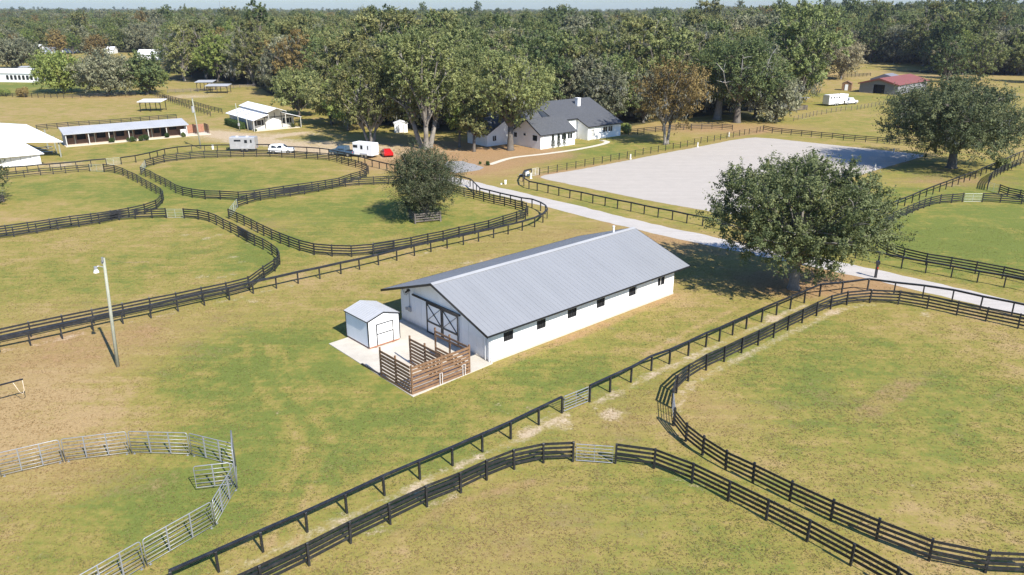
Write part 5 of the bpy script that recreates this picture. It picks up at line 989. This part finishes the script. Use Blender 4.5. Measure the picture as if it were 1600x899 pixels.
    return tm, crown, mm
def plant_tree(meshes, name, label, x, y, rz=0, s=(1, 1, 1), group=None, z=0, cat='tree'):
    t = thing(name, label, cat, (x, y, z), rz, group); t.scale = s
    for nm, me in zip(('trunk', 'crown', 'hanging_foliage'), meshes):
        if me is not None: obj(nm, me, None, t)
    return t

# hero trees
plant_tree(make_tree(47, 13.8, 9.6, 2.7, 78, 105000, .22, 'leaf_bigoak', 'bark_pale', .48, .85, droop=.06, lobe_r=(.10, .20), dense=.10, top_bias=.38, bare=1, grain=40, spray=1.5, gap=.62), 'oak_tree', 'big spreading oak by the lane, right of the white barn', 27.9, 71.6, .4, (1.0, 1, 1))
plant_tree(make_tree(12, 9.6, 4.5, .9, 38, 62000, .16, 'leaf_holly', 'bark_pale', .26, .95, lobe_r=(.26, .42), dense=.2, grain=30, spray=1.5), 'paddock_tree', 'round grey-green tree inside a board guard in the middle paddock', -11.3, 98.2, 0, (1.0, 1.0, 1))
plant_tree(make_tree(13, 15.8, 13.2, 3.4, 54, 84000, .30, 'leaf_live', 'bark', .75, .74, droop=.24, moss=900, lobe_r=(.15, .27), dense=.14, top_bias=.3, grain=36, spray=1.3, gap=.56), 'live_oak', 'wide dark live oak shading the corner of the sand arena', 76.9, 133.6, .8)
plant_tree(make_tree(14, 20.5, 10.5, 5.2, 46, 40000, .42, 'leaf_dark', 'bark', .85, .8, moss=900, lobe_r=(.2, .34), bare=1), 'live_oak', 'huge dark oak with bare grey branches beyond the arena corner', 55.2, 191.2, .2)
plant_tree(make_tree(15, 19.0, 8.5, 5.6, 30, 18000, .5, 'leaf_dark', 'bark_pale', .95, .8, moss=900, lobe_r=(.22, .36)), 'live_oak', 'dark oak with a thick pale trunk left of the huge dark oak', 52.0, 197.5, 1.2)
plant_tree(make_tree(16, 16.8, 8.2, 4.2, 30, 15000, .42, 'leaf_autumn', 'bark_pale', .40, .85, moss=900, lobe_r=(.2, .36), bare=3, dense=.3, trunks=2), 'autumn_tree', 'half-bare tree with rusty autumn leaves at the arena fence', 31.7, 158.7, .5, (.98, .98, 1))
plant_tree(make_tree(17, 20.0, 9.6, 4.8, 42, 42000, .36, 'leaf_oak', 'bark', .62, .85, moss=1300, lobe_r=(.14, .25), bare=1, dense=.1, gap=.68, grain=34), 'oak_tree', 'tall oak with a forked dark trunk in front of the white house', -.3, 151.7, 0)
plant_tree(make_tree(18, 23.5, 9.0, 5.4, 50, 46000, .38, 'leaf_oak', 'bark_pale', .8, .95, lobe_r=(.15, .26), trunks=3, bare=1, dense=.1, gap=.7, grain=34, moss=700), 'oak_tree', 'tallest tree with a cluster of pale trunks behind the round paddock tree', -17.2, 153.8, .3)
plant_tree(make_tree(19, 8.6, 2.9, 3.0, 14, 9000, .36, 'leaf_green', 'bark', .26, .85), 'young_oak', 'slim young oak on brown litter between the tall trunks and the house', -10.6, 155.5, 0)
plant_tree(make_tree(20, 9.2, 3.4, 3.2, 16, 10000, .36, 'leaf_olive', 'bark', .3, .85), 'young_oak', 'young oak with a short dark trunk just left of the white house', -7.4, 150.2, 1)
plant_tree(make_tree(21, 20.5, 9.2, 3.0, 46, 36000, .36, 'leaf_olive', 'bark_pale', .46, .9, lobe_r=(.13, .24), trunks=3, bare=2, dense=.14, gap=.7, grain=34), 'leaning_tree', 'pale-limbed tree forking low behind the dark pickup truck', -29.0, 158.8, .4)
plant_tree(make_tree(22, 12.8, 6.6, 1.6, 26, 16000, .48, 'leaf_oak', 'bark', .4, .8), 'oak_tree', 'bushy dark tree just behind the white cottage roof', -55.0, 201.5, 0)
plant_tree(make_tree(23, 11.5, 5.4, 1.4, 20, 12000, .48, 'leaf_olive', 'bark', .35, .85), 'oak_tree', 'low bushy olive tree right of the white cottage porch', -43.5, 188.0, 2)
plant_tree(make_tree(24, 14.5, 5.8, 2.0, 22, 14000, .46, 'leaf_green', 'bark', .35, .85, moss=300), 'oak_tree', 'bright green tree between the white cottage and the pale-limbed tree', -37.5, 178.0, 3)
plant_tree(make_tree(25, 8.9, 4.3, .8, 22, 14000, .28, 'leaf_holly', 'bark_pale', .3, .9), 'paddock_tree', 'grey-green tree cut off by the left edge beside the white metal barn', -75.4, 106.2, 1, (1, 1, 1.0))
plant_tree(make_tree(26, 13.2, 9.0, 1.0, 30, 18000, .6, 'leaf_green', 'bark', .5, .85), 'round_tree', 'rounded yellow-green tree at the left back of the tan field', -149.5, 264.0, 0)
plant_tree(make_tree(27, 13.6, 9.4, 1.0, 30, 18000, .6, 'leaf_grey', 'bark', .5, .85), 'round_tree', 'rounded grey-green tree in the middle of the trio behind the tan field', -131.0, 256.0, 1)
plant_tree(make_tree(28, 13.0, 6.5, 1.0, 22, 14000, .6, 'leaf_dark', 'bark', .45, .95), 'round_tree', 'narrow dark tree at the right of the trio behind the tan field', -119.5, 258.0, 2)
plant_tree(make_tree(29, 13.5, 11.5, 1.5, 30, 16000, .75, 'leaf_grey', 'bark', .6, .8), 'round_tree', 'broad dark oak above the white house at the left edge', -233, 376, 0)
plant_tree(make_tree(30, 16.5, 8.6, 1.5, 26, 12000, .55, 'leaf_pale', 'bark_pale', .4, .95, bare=4), 'bare_tree', 'pale half-bare round tree in the far right field', 131, 316, 0)
plant_tree(make_tree(31, 20, 7.5, 2.0, 26, 12000, .65, 'leaf_dark', 'bark', .5, .95), 'dark_tree', 'dark tall tree just left of the pale bare tree', 124.5, 326, 1)
plant_tree(make_tree(32, 11.5, 6.5, .6, 22, 12000, .5, 'leaf_grey', 'bark', .4, .9, moss=800), 'live_oak', 'low mossy tree at the right foot of the huge dark oak', 65.5, 193.0, 0)
plant_tree(make_tree(33, 15.5, 6.5, 2.4, 24, 14000, .5, 'leaf_oak', 'bark', .5, .9, moss=800), 'live_oak', 'tall mossy tree at the right edge of the dark oaks by the field', 62.5, 200.5, 0)
plant_tree(make_tree(34, 5.0, 3.4, .3, 12, 5000, .35, 'leaf_green', 'bark', .2, .9), 'small_tree', 'small spreading tree in the grass before the woodland edge', -131, 297, 0)
plant_tree(make_tree(40, 13.5, 6.2, 3.0, 24, 14000, .46, 'leaf_grey', 'bark', .4, .85, moss=1500), 'live_oak', 'grey mossy oak rising behind the dark roof of the white house', 22.0, 185.5, 0)

plant_tree(make_tree(41, 13.5, 6.0, 1.5, 24, 12000, .6, 'leaf_autumn', 'bark_pale', .4, .95, bare=3), 'autumn_tree', 'orange autumn tree above the trio of round trees', -222, 430, 0)
plant_tree(make_tree(42, 15.5, 5.6, 2.5, 22, 9000, .6, 'leaf_autumn', 'bark_pale', .4, .95, bare=3), 'autumn_tree', 'tan autumn tree between the distant roofs at upper left', -259, 459, 1)
plant_tree(make_tree(43, 15.5, 8.5, 1.5, 26, 12000, .65, 'leaf_olive', 'bark', .4, .9), 'round_tree', 'rust-tinged broad tree at the upper left edge', -278, 425, 1)
plant_tree(make_tree(44, 9.5, 5.5, 1.0, 22, 9000, .6, 'leaf_green', 'bark', .4, .9), 'round_tree', 'small green tree left of the orange autumn tree', -252, 418, 1)
plant_tree(make_tree(45, 19.5, 7.0, 4.0, 36, 26000, .38, 'leaf_oak', 'bark', .45, .9, moss=300), 'oak_tree', 'dense oak between the tallest tree and the house-front oak', -9.5, 172.0, 0)
plant_tree(make_tree(46, 17.5, 6.5, 3.5, 32, 24000, .38, 'leaf_green', 'bark', .45, .9), 'oak_tree', 'leafy tree directly behind the small white garden shed', -27.0, 184.0, 2)
# bushes
def bush(label, x, y, w, h, n=2500, size=.16, leaf='hedge_leaf', lobes=7, seed=50, name='bush', rz=0, sx=1.0, cat='shrub', group=None):
    rng = np.random.default_rng(seed); t = thing(name, label, cat, (x, y, 0), rz, group)
    c = np.stack([rng.uniform(-.55, .55, lobes)*w*sx, rng.uniform(-.5, .5, lobes)*w, rng.uniform(.35, .62, lobes)*h], 1); i = rng.integers(0, lobes, n)
    d = rng.normal(0, 1, (n, 3)); d /= np.linalg.norm(d, axis=1)[:,None]; p = c[i] + d * np.array([w*.45, w*.45, h*.42]) * rng.uniform(.6, 1.05, (n, 1)); p[:,2] = np.abs(p[:,2]) + .03
    obj('foliage', leaf_mesh('foliage', p, d*.7 + np.array([0,0,.3]), rng.uniform(.1, .9, lobes)[i]*.6 + rng.uniform(0, .4, n), size, rng, leaf), None, t)
    st = MB()
    for k in range(5): st.tube([(rng.uniform(-.2,.2)*w,rng.uniform(-.2,.2)*w,0),tuple(c[k % lobes])], [.04,.015], 5)
    obj('stem', st, 'bark', t); return t
bush('small clipped shrub by the stable porch, nearest the left', -83.2, 160.4, .65, 1.1, 1600, seed=51)
bush('pair-wide clipped shrub before the middle of the stables, left half', -79.8, 162.1, .75, 1.1, 1800, seed=52, sx=1.6, rz=.6)
bush('wide clipped shrub before the middle of the stables, right half', -77.8, 163.4, .85, 1.25, 2200, seed=53, sx=1.6, rz=.6)
bush('small shrub before the right part of the stables', -74.4, 167.1, .65, 1.1, 1600, seed=54)
bush('dark little shrub in front of the white stable cabinet', -71.6, 168.6, .6, 1.0, 1500, seed=55, leaf='leaf_dark')
bush('dark rounded bush at the right corner of the white house', 25.4, 173.8, 1.4, 2.3, 3500, .25, seed=56, leaf='leaf_green')
bush('small bush at the near end of the pale house path', -4.3, 135.9, .45, .8, 900, seed=57)
bush('low plant beside the gravel end of the house path', -5.7, 136.9, .3, .5, 500, seed=58)
bush('reddish bush on the green field at the far left', -155.3, 250.5, 2.2, 3.2, 3000, .35, seed=59, leaf='leaf_autumn')
bush('green bush on the field at the left edge', -163.5, 253.8, 1.8, 2.3, 2500, .35, seed=60, leaf='leaf_green')
bush('low green plant at the front corner of the white cottage', -58.6, 176.8, .6, .5, 700, seed=62)
bush('round pale bush by the trunk of the wide live oak', 84.5, 131.5, 1.3, 2.3, 3000, .25, seed=63, leaf='leaf_oak')
for k, (x, y) in enumerate(((8.2, 154.5), (9.4, 155.5), (10.5, 156.7))):
    t = thing('topiary', ('left', 'middle', 'right')[k] + ' of three slim dark conifers against the white house wall', 'conifer', (x, y, 0), 0, 'conifers along the house wall')
    rng = np.random.default_rng(70+k); n = 900; z = rng.uniform(.35, 2.7, n); lv = .18 + .26*np.abs(np.sin(z*3.6)); a = rng.uniform(0, 2*pi, n); r = (.42*(1-z/3.1)+.12)*(.55+lv)
    obj('foliage', leaf_mesh('foliage', np.stack([r*np.cos(a), r*np.sin(a), z], 1), np.stack([np.cos(a), np.sin(a), a*0+.3], 1), rng.random(n), .16, rng, 'conifer_leaf'), None, t)
    obj('trunk', MB().tube([(0,0,0),(0,0,2.5)], [.05,.02], 6), 'bark', t)
# clipped hedge along the cottage
t = thing('hedge', 'clipped dark green hedge along the left wall of the white cottage', 'hedge', (-61.9, 180.2, 0), .673)
rng = np.random.default_rng(80); n = 9000; f = rng.integers(0, 5, n); u_ = rng.random(n); v_ = rng.random(n); p = np.zeros((n, 3)); q = np.zeros((n, 3)); hw, hl, hh = 1.3, 9.6, 1.45
for k, (fx, fn) in enumerate(((lambda a, b: (a*hw, b*hl, a*0+hh), (0,0,1)), (lambda a, b: (a*0, a*hl, b*hh), (-1,0,.2)), (lambda a, b: (a*0+hw, a*hl, b*hh), (1,0,.2)), (lambda a, b: (a*hw, a*0, b*hh), (0,-1,.2)), (lambda a, b: (a*hw, a*0+hl, b*hh), (0,1,.2)))):
    m_ = f == k; p[m_] = np.stack(fx(u_[m_], v_[m_]), 1); q[m_] = fn
p += rng.normal(0, .09, p.shape); p[:,0] -= hw
obj('foliage', leaf_mesh('foliage', p, q, rng.random(n), .17, rng, 'hedge_leaf'), None, t); obj('stem', MB().box(-hw+.15, -.15, .15, hl-.15, 0, hh-.15), 'leaf_dark', t)
# spiky garden plants by the cottage
for k, (x, y, s) in enumerate(((-51.6, 183.0, 1.0), (-50.3, 183.9, .8))):
    t = thing('agave_plant', ('larger', 'smaller')[k] + ' spiky yellow-green plant by the right end of the cottage porch', 'plant', (x, y, 0)); m = MB(); r_ = random.Random(90+k)
    for j in range(46):
        a = r_.uniform(0, 2*pi); e = r_.uniform(.25, 1.3); l = r_.uniform(1.2, 2.0)*s; d = Vector((cos(a)*cos(e), sin(a)*cos(e), sin(e))); sd = Vector((-sin(a), cos(a), 0))*.09
        m.add([tuple(-sd), tuple(sd), tuple(d*l*.6+sd*.8), tuple(d*l-Vector((0,0,.2*l))), tuple(d*l*.6-sd*.8)], [(0,1,2,3,4)])
    obj('leaves', m, 'agave_leaf', t); obj('base', MB().tube([(0,0,0),(0,0,.35*s)], [.3*s,.2*s], 8), 'bark', t)

# dead pale limbs standing out of the huge dark oak
root = next(o for o in COL.objects if o.get('label', '').startswith('huge dark oak'))
for sx, sy, sz in ((-3.5, -6.0, 13.0), (2.5, -6.5, 14.0), (-6.5, -4.5, 10.0)):
    r_ = random.Random(sx); m = MB(); p = [Vector((sx*.25, sy*.25, sz*.55)), Vector((sx*.7, sy*.75, sz*.8)), Vector((sx, sy*1.1, sz)), Vector((sx*1.15, sy*1.25, sz+2.6))]
    m.tube(p, [.22, .18, .13, .05], 6)
    for k in range(9):
        q = p[1 + k % 3]; d = Vector((r_.uniform(-1, 1), r_.uniform(-1, .2), r_.uniform(.1, 1))) * 2.2; m.tube([q, q + d*.5 + Vector((r_.uniform(-.3,.3), 0, .1)), q + d], [.09, .06, .02], 5)
    o = obj('dead_branch', m, 'dead_wood', root); o['label'] = 'bare pale grey dead branch'

# ------------------------------------------------------------------ the woods
KINDS = [  # label kind, meshes, weight
    ('dark green oak', 'woodland_oak', make_tree(101, 18, 7.6, 1.0, 26, 15300, 0.50, 'leaf_dark', 'bark', .45, .82, grain=46, spray=1.0)),
    ('grey mossy oak', 'woodland_oak', make_tree(102, 17, 8.0, 1.0, 26, 15300, 0.50, 'leaf_grey', 'bark', .5, .78, moss=500, grain=46, spray=1.0)),
    ('mid-green oak', 'woodland_oak', make_tree(103, 19, 7.2, 1.0, 26, 15300, 0.49, 'leaf_oak', 'bark', .45, .85, grain=46, spray=1.0)),
    ('olive tree with an open crown', 'woodland_tree', make_tree(104, 21, 6.4, 1.6, 24, 12750, 0.47, 'leaf_olive', 'bark_pale', .4, .95, bare=1, dense=.3, grain=46, spray=1.0)),
    ('fresh green tree', 'woodland_tree', make_tree(105, 18, 6.4, 1.0, 22, 13600, 0.47, 'leaf_green', 'bark', .4, .92, grain=46, spray=1.0)),
    ('tan autumn tree', 'autumn_tree', make_tree(106, 17, 5.8, 1.6, 22, 8840, 0.44, 'leaf_autumn', 'bark_pale', .36, .95, bare=3, dense=.35, grain=46, spray=1.0)),
    ('tall narrow pine', 'pine_tree', make_tree(107, 25, 4.2, 14, 16, 7140, 0.46, 'leaf_dark', 'bark', .34, .7, grain=46, spray=1.0)),
    ('pale grey half-bare tree', 'bare_tree', make_tree(108, 17, 6.2, 2.0, 22, 7140, 0.42, 'leaf_pale', 'bark_pale', .36, .95, bare=4, dense=.35, grain=46, spray=1.0)),
]
WT = np.array([.17, .22, .19, .17, .09, .06, .03, .07]); WT /= WT.sum()
def scatter():
    """Trees of the wood: jittered grid behind the tree line, nearest to its edge first."""
    rng = np.random.default_rng(7); pts = []
    y = 175.0
    while y < 1250:
        s = 7.6 if y < 420 else 9.0 + (y - 420) * .013; x = -.80*y
        while x < .80*y:
            px, py = x + rng.uniform(-.42, .42)*s, y + rng.uniform(-.42, .42)*s
            r = hypot(px, py); f = front_y(px, py)
            if r > f + 3 and not blocked(px, py): pts.append((px, py, r - f, r))
            x += s
        y += s
    return pts
KEEP = [(-214, 346, 16), (-206, 306, 26), (-200, 445, 13), (-252, 503, 9), (-289, 505, 12), (-304, 515, 9), (-233, 376, 12), (131, 316, 10), (124, 326, 9), (-55, 201.5, 6), (-43.5, 188, 5), (-37.5, 178, 5), (22, 185.5, 6), (52, 197.5, 7), (55, 191, 8), (62, 200, 6), (65.5, 193, 6)]
def blocked(x, y):
    if any(hypot(x-a, y-b) < r for a, b, r in KEEP): return True
    az = math.degrees(atan2(x, y))
    # sight lines left open to the far roofs
    for a0, a1, r0, r1 in ((-26.2, -23.4, 300, 490), (-28.0, -26.4, 395, 565), (-32.0, -28.8, 395, 590)):
        if a0 < az < a1 and r0 < hypot(x, y) < r1: return True
    # main house footprint
    u = (x-5.64)*cos(.7) + (y-152.5)*sin(.7); v = -(x-5.64)*sin(.7) + (y-152.5)*cos(.7)
    return -5 < u < 29 and -4 < v < 24
pts = scatter(); rng = np.random.default_rng(8)
score = [d * 3.2 + r * .55 for _, _, d, r in pts]; order = np.argsort(score); NEAR = 255
def region(x, y):
    az = math.degrees(atan2(x, y))
    return ('at the woodland edge beyond the tan field' if az < -17 else 'in the wood behind the cottage' if az < -3 else 'in the wood behind the white house' if az < 9 else 'in the wood beyond the sand arena' if az < 18.5 else 'at the wood edge behind the red barn')
def pick(x, y):
    az = math.degrees(atan2(x, y)); w = WT.copy()
    if -20 < az < -8: w[3] *= 2.2; w[5] *= 2.0; w[4] *= 1.6
    if az < -20: w[4] *= 1.8; w[5] *= 1.5
    if 2 < az < 20: w[1] *= 2.0; w[4] *= .4
    if az > 17: w[6] *= 2.0; w[0] *= 1.4
    return rng.choice(len(KINDS), p=w/w.sum())
def tscale(x, y):
    az = math.degrees(atan2(x, y)); k = 1.0 + .12*float(ss(8, 20, az)); k *= 1.0 - .18*float(ss(-24, -31, az))
    return k * .95 * float(np.exp(rng.normal(0, .15)))
for k, x, y, s, lb in ((6, -26, 262, 1.10, 'tall lone pine standing above the woodland skyline'), (0, 166, 303, .95, 'dark oak behind the right side of the wide live oak'), (2, 184, 312, 1.05, 'green oak near the right edge behind the wide live oak'),
                       (1, 200, 300, .9, 'grey mossy oak at the far right edge of the photo'), (7, 176, 322, .95, 'pale snag-like tree among the oaks at the far right edge')):
    plant_tree(KINDS[k][2], 'pine_tree' if k == 6 else 'oak_tree', lb, x, y, k*1.3, (s, s, s), None, float(terrain(x, y)))
far = []
for n, i in enumerate(order):
    x, y, d, r = pts[i]; k = pick(x, y); s = tscale(x, y)
    if n < NEAR:
        lb, nm, me = KINDS[k]; w = s * rng.uniform(.9, 1.12)
        plant_tree(me, nm, lb + ' ' + region(x, y), x, y, rng.uniform(0, 6.28), (w, w, s), lb + 's ' + region(x, y), float(terrain(x, y)))
    else: far.append((x, y, k, s))
# beyond them: the rest of the wood as one mass, scattered with geometry nodes from the same kinds of tree
y = 1250.0
while y < 5200:
    s = 16 + (y - 1250) * .022; x = -.82*y
    while x < .82*y:
        far.append((x + rng.uniform(-.45, .45)*s, y + rng.uniform(-.45, .45)*s, pick(x, y), rng.uniform(.85, 1.2) * (1 + (y - 1250) * .00008))); x += s
    y += s * 1.5
def far_wood():
    src = bpy.data.collections.new('wood_kinds'); lst = []
    for k, (lb, nm, me) in enumerate(KINDS):
        a = me[0]; b = me[1]; joined = bpy.data.meshes.new('far_tree_%d' % k)
        c = bpy.data.objects.new('k%02d' % k, b); src.objects.link(c)
    P = np.array([(x, y, float(terrain(x, y))) for x, y, _, _ in far]); me = bpy.data.meshes.new('far_wood'); me.vertices.add(len(P)); me.vertices.foreach_set('co', P.ravel())
    for nm, typ, v in (('kind', 'INT', [f[2] for f in far]), ('size', 'FLOAT', [f[3] for f in far]), ('turn', 'FLOAT', list(rng.uniform(0, 6.28, len(far))))):
        at = me.attributes.new(nm, typ, 'POINT'); at.data.foreach_set('value', np.array(v, np.int32 if typ == 'INT' else np.float32))
    o = bpy.data.objects.new('far_woods', me); COL.objects.link(o); o['kind'] = 'stuff'; o['label'] = 'dense mixed woodland stretching away to the horizon'; o['category'] = 'woods'
    ng = bpy.data.node_groups.new('scatter_trees', 'GeometryNodeTree'); ng.interface.new_socket('Geometry', in_out='INPUT', socket_type='NodeSocketGeometry'); ng.interface.new_socket('Geometry', in_out='OUTPUT', socket_type='NodeSocketGeometry')
    nn = ng.nodes; gi = nn.new('NodeGroupInput'); go = nn.new('NodeGroupOutput'); ci = nn.new('GeometryNodeCollectionInfo'); ci.inputs['Collection'].default_value = src
    ci.inputs['Separate Children'].default_value = True; ci.inputs['Reset Children'].default_value = True
    ip = nn.new('GeometryNodeInstanceOnPoints'); ip.inputs['Pick Instance'].default_value = True
    def na(name, typ):
        n = nn.new('GeometryNodeInputNamedAttribute'); n.data_type = typ; n.inputs['Name'].default_value = name; return n.outputs['Attribute']
    cx = nn.new('ShaderNodeCombineXYZ'); lk = ng.links.new
    lk(gi.outputs[0], ip.inputs['Points']); lk(ci.outputs[0], ip.inputs['Instance']); lk(na('kind', 'INT'), ip.inputs['Instance Index']); lk(na('turn', 'FLOAT'), cx.inputs[2]); lk(cx.outputs[0], ip.inputs['Rotation']); lk(na('size', 'FLOAT'), ip.inputs['Scale']); lk(ip.outputs[0], go.inputs[0])
    md = o.modifiers.new('scatter', 'NODES'); md.node_group = ng
far_wood()
t = thing('radio_mast', 'thin distant radio mast rising above the treeline at left', 'mast', (-700, 1960, float(terrain(-700, 1960)) + 0), 0)
obj('shaft', MB().tube([(0,0,0),(0,0,42)], [.7,.4], 6), 'galv', t)

# ------------------------------------------------------------------ grass tufts standing in the near grass
def fields(X, Y):
    A = {k: np.zeros(len(X)) for k in 'gdr'}
    for x, y, rx, ry, ch, v in BLOB:
        A[ch] += v * np.exp(-np.hypot((X - x) / (rx * 1.25), (Y - y) / (ry * 1.6)) ** 2.6)
    for pts, w_, ch, v in BAND:
        if ch != 'd': continue
        bb = np.full(len(X), 1e9)
        for (ax, ay), (bx, by) in zip(pts[:-1], pts[1:]):
            dx, dy = bx - ax, by - ay; t_ = np.clip(((X-ax)*dx + (Y-ay)*dy) / (dx*dx + dy*dy + 1e-9), 0, 1); bb = np.minimum(bb, np.hypot(X-ax-t_*dx, Y-ay-t_*dy))
        A['d'] += v * (bb < w_ * 1.3)
    return A
def grass():
    rng = np.random.default_rng(21); n = 300000
    Y = 27 + 68 * rng.random(n) ** 1.25; X = (rng.random(n) * 2 - 1) * (Y * .74 + 4)
    # clumping
    cl = np.sin(X*1.7 + 3*np.sin(Y*.6)) * np.sin(Y*1.9 + 2*np.sin(X*.7)) + .8*np.sin(X*.43 + 1.3*np.sin(Y*.31)) * np.sin(Y*.5); keep = rng.random(n) < .45 + .3*cl
    u = (X+1.65)*cos(.733) + (Y-54.56)*sin(.733); v = -(X+1.65)*sin(.733) + (Y-54.56)*cos(.733)
    keep &= ~((u > -9.5) & (u < 23.6) & (v > -.4) & (v < 12.6))
    a, bq = np.array(LANE[0]), np.array(LANE[-1])
    P = np.array(LANE); bb = np.full(n, 1e9)
    for (ax, ay), (bx, by) in zip(LANE[:-1], LANE[1:]):
        dx, dy = bx-ax, by-ay; t_ = np.clip(((X-ax)*dx + (Y-ay)*dy)/(dx*dx+dy*dy), 0, 1); bb = np.minimum(bb, np.hypot(X-ax-t_*dx, Y-ay-t_*dy))
    keep &= bb > 2.5; X, Y = X[keep], Y[keep]; A = fields(X, Y); k2 = rng.random(len(X)) > A['d'] * 1.1; X, Y = X[k2], Y[k2]; A = {q: z[k2] for q, z in A.items()}; n = len(X)
    g_ = np.clip(.42 + A['g']*.5 - A['r']*.6 + rng.normal(0, .22, n), 0, 1)
    B = 3; V = np.empty((n, B, 3, 3)); h = rng.uniform(.015, .045, (n, 1)) * (1 + .8*(rng.random((n, 1)) < .03)); az = rng.uniform(0, 6.283, (n, B)); sp = rng.uniform(.8, 2.2, (n, B)); wd = rng.uniform(.018, .04, (n, B))
    ox = X[:,None] + rng.normal(0, .03, (n, B)); oy = Y[:,None] + rng.normal(0, .03, (n, B)); dx, dy = np.cos(az), np.sin(az)
    V[:,:,0] = np.stack([ox - dy*wd, oy + dx*wd, np.zeros((n, B))], 2); V[:,:,1] = np.stack([ox + dy*wd, oy - dx*wd, np.zeros((n, B))], 2); V[:,:,2] = np.stack([ox + dx*h*sp, oy + dy*h*sp, np.tile(h, (1, B))], 2)
    F_ = n*B; me = bpy.data.meshes.new('grass_tufts'); me.vertices.add(F_*3); me.vertices.foreach_set('co', V.ravel()); me.loops.add(F_*3); me.loops.foreach_set('vertex_index', np.arange(F_*3)); me.polygons.add(F_); me.polygons.foreach_set('loop_start', np.arange(F_)*3); me.update(calc_edges=True)
    at = me.attributes.new('tone', 'FLOAT', 'FACE'); at.data.foreach_set('value', np.repeat(g_, B).astype(np.float32))
    m, nt, bs = nodes('grass_blade'); col = mixc(nt, attr(nt, 'tone'), (.32, .215, .098), (.158, .18, .040)); L(nt, col, bs.inputs['Base Color']); bs.inputs['Roughness'].default_value = .8
    tr = N(nt, 'ShaderNodeBsdfTranslucent'); mx = N(nt, 'ShaderNodeMixShader'); mx.inputs[0].default_value = .45; L(nt, col, tr.inputs['Color']); L(nt, bs.outputs[0], mx.inputs[1]); L(nt, tr.outputs[0], mx.inputs[2]); L(nt, mx.outputs[0], nt.nodes['Material Output'].inputs['Surface'])
    me.materials.append(m); o = bpy.data.objects.new('grass', me); COL.objects.link(o); o['kind'] = 'stuff'; o['label'] = 'short dry grass tufts across the near lawns and paddocks'; o['category'] = 'grass'
grass()

# ------------------------------------------------------------------ light, air and camera
SUN_EL, SUN_AZ = radians(42.6), radians(143)   # azimuth clockwise from +Y
w = bpy.data.worlds.new('World'); sc.world = w; w.use_nodes = True; nt = w.node_tree
sky = N(nt, 'ShaderNodeTexSky'); sky.sky_type = 'NISHITA'; sky.sun_disc = False; sky.sun_elevation = SUN_EL; sky.sun_rotation = SUN_AZ; sky.dust_density = .4; sky.air_density = 1.4; sky.ozone_density = 3.0; sky.altitude = 50
L(nt, mixc_mul(nt, sky.outputs[0], (.56, .78, 1.14)), nt.nodes['Background'].inputs['Color']); nt.nodes['Background'].inputs['Strength'].default_value = .08
sd = bpy.data.lights.new('sun', 'SUN'); sd.energy = 4.4; sd.angle = radians(.53); sd.color = (1.0, .945, .85)
so = bpy.data.objects.new('sun', sd); COL.objects.link(so); so.location = (60, -80, 90)
to_sun = Vector((sin(SUN_AZ)*cos(SUN_EL), cos(SUN_AZ)*cos(SUN_EL), sin(SUN_EL))); so.rotation_euler = (-to_sun).to_track_quat('-Z', 'Y').to_euler()
hz, hn, hb = nodes('haze_air'); hn.nodes.remove(hb)
pv = N(hn, 'ShaderNodeVolumePrincipled'); pv.inputs['Color'].default_value = rgb((.78, .86, 1.0)); pv.inputs['Density'].default_value = .00008; pv.inputs['Anisotropy'].default_value = .2
L(hn, pv.outputs[0], hn.nodes['Material Output'].inputs['Volume'])
ho = obj('haze', MB().box(-7200, 7200, -500, 7700, -2.5, 85), hz); ho['kind'] = 'stuff'
cd = bpy.data.cameras.new('camera'); cam = bpy.data.objects.new('camera', cd); COL.objects.link(cam); sc.camera = cam
cd.sensor_fit = 'HORIZONTAL'; cd.sensor_width = 36; cd.lens = 36 * 1200 / 1600; cd.clip_start = .5; cd.clip_end = 20000
cam.location = (0, 0, 26); cam.rotation_euler = (radians(90) - math.atan((449.5 - 16) / 1200), 0, 0)
vs = sc.view_settings; vs.view_transform = 'Standard'; vs.look = 'None'; vs.gamma = 1; vs.use_curve_mapping = False; vs.exposure = .95
sc.render.engine = 'CYCLES'; cy = sc.cycles; cy.max_bounces = 6; cy.diffuse_bounces = 3; cy.transparent_max_bounces = 4; cy.use_denoising = True
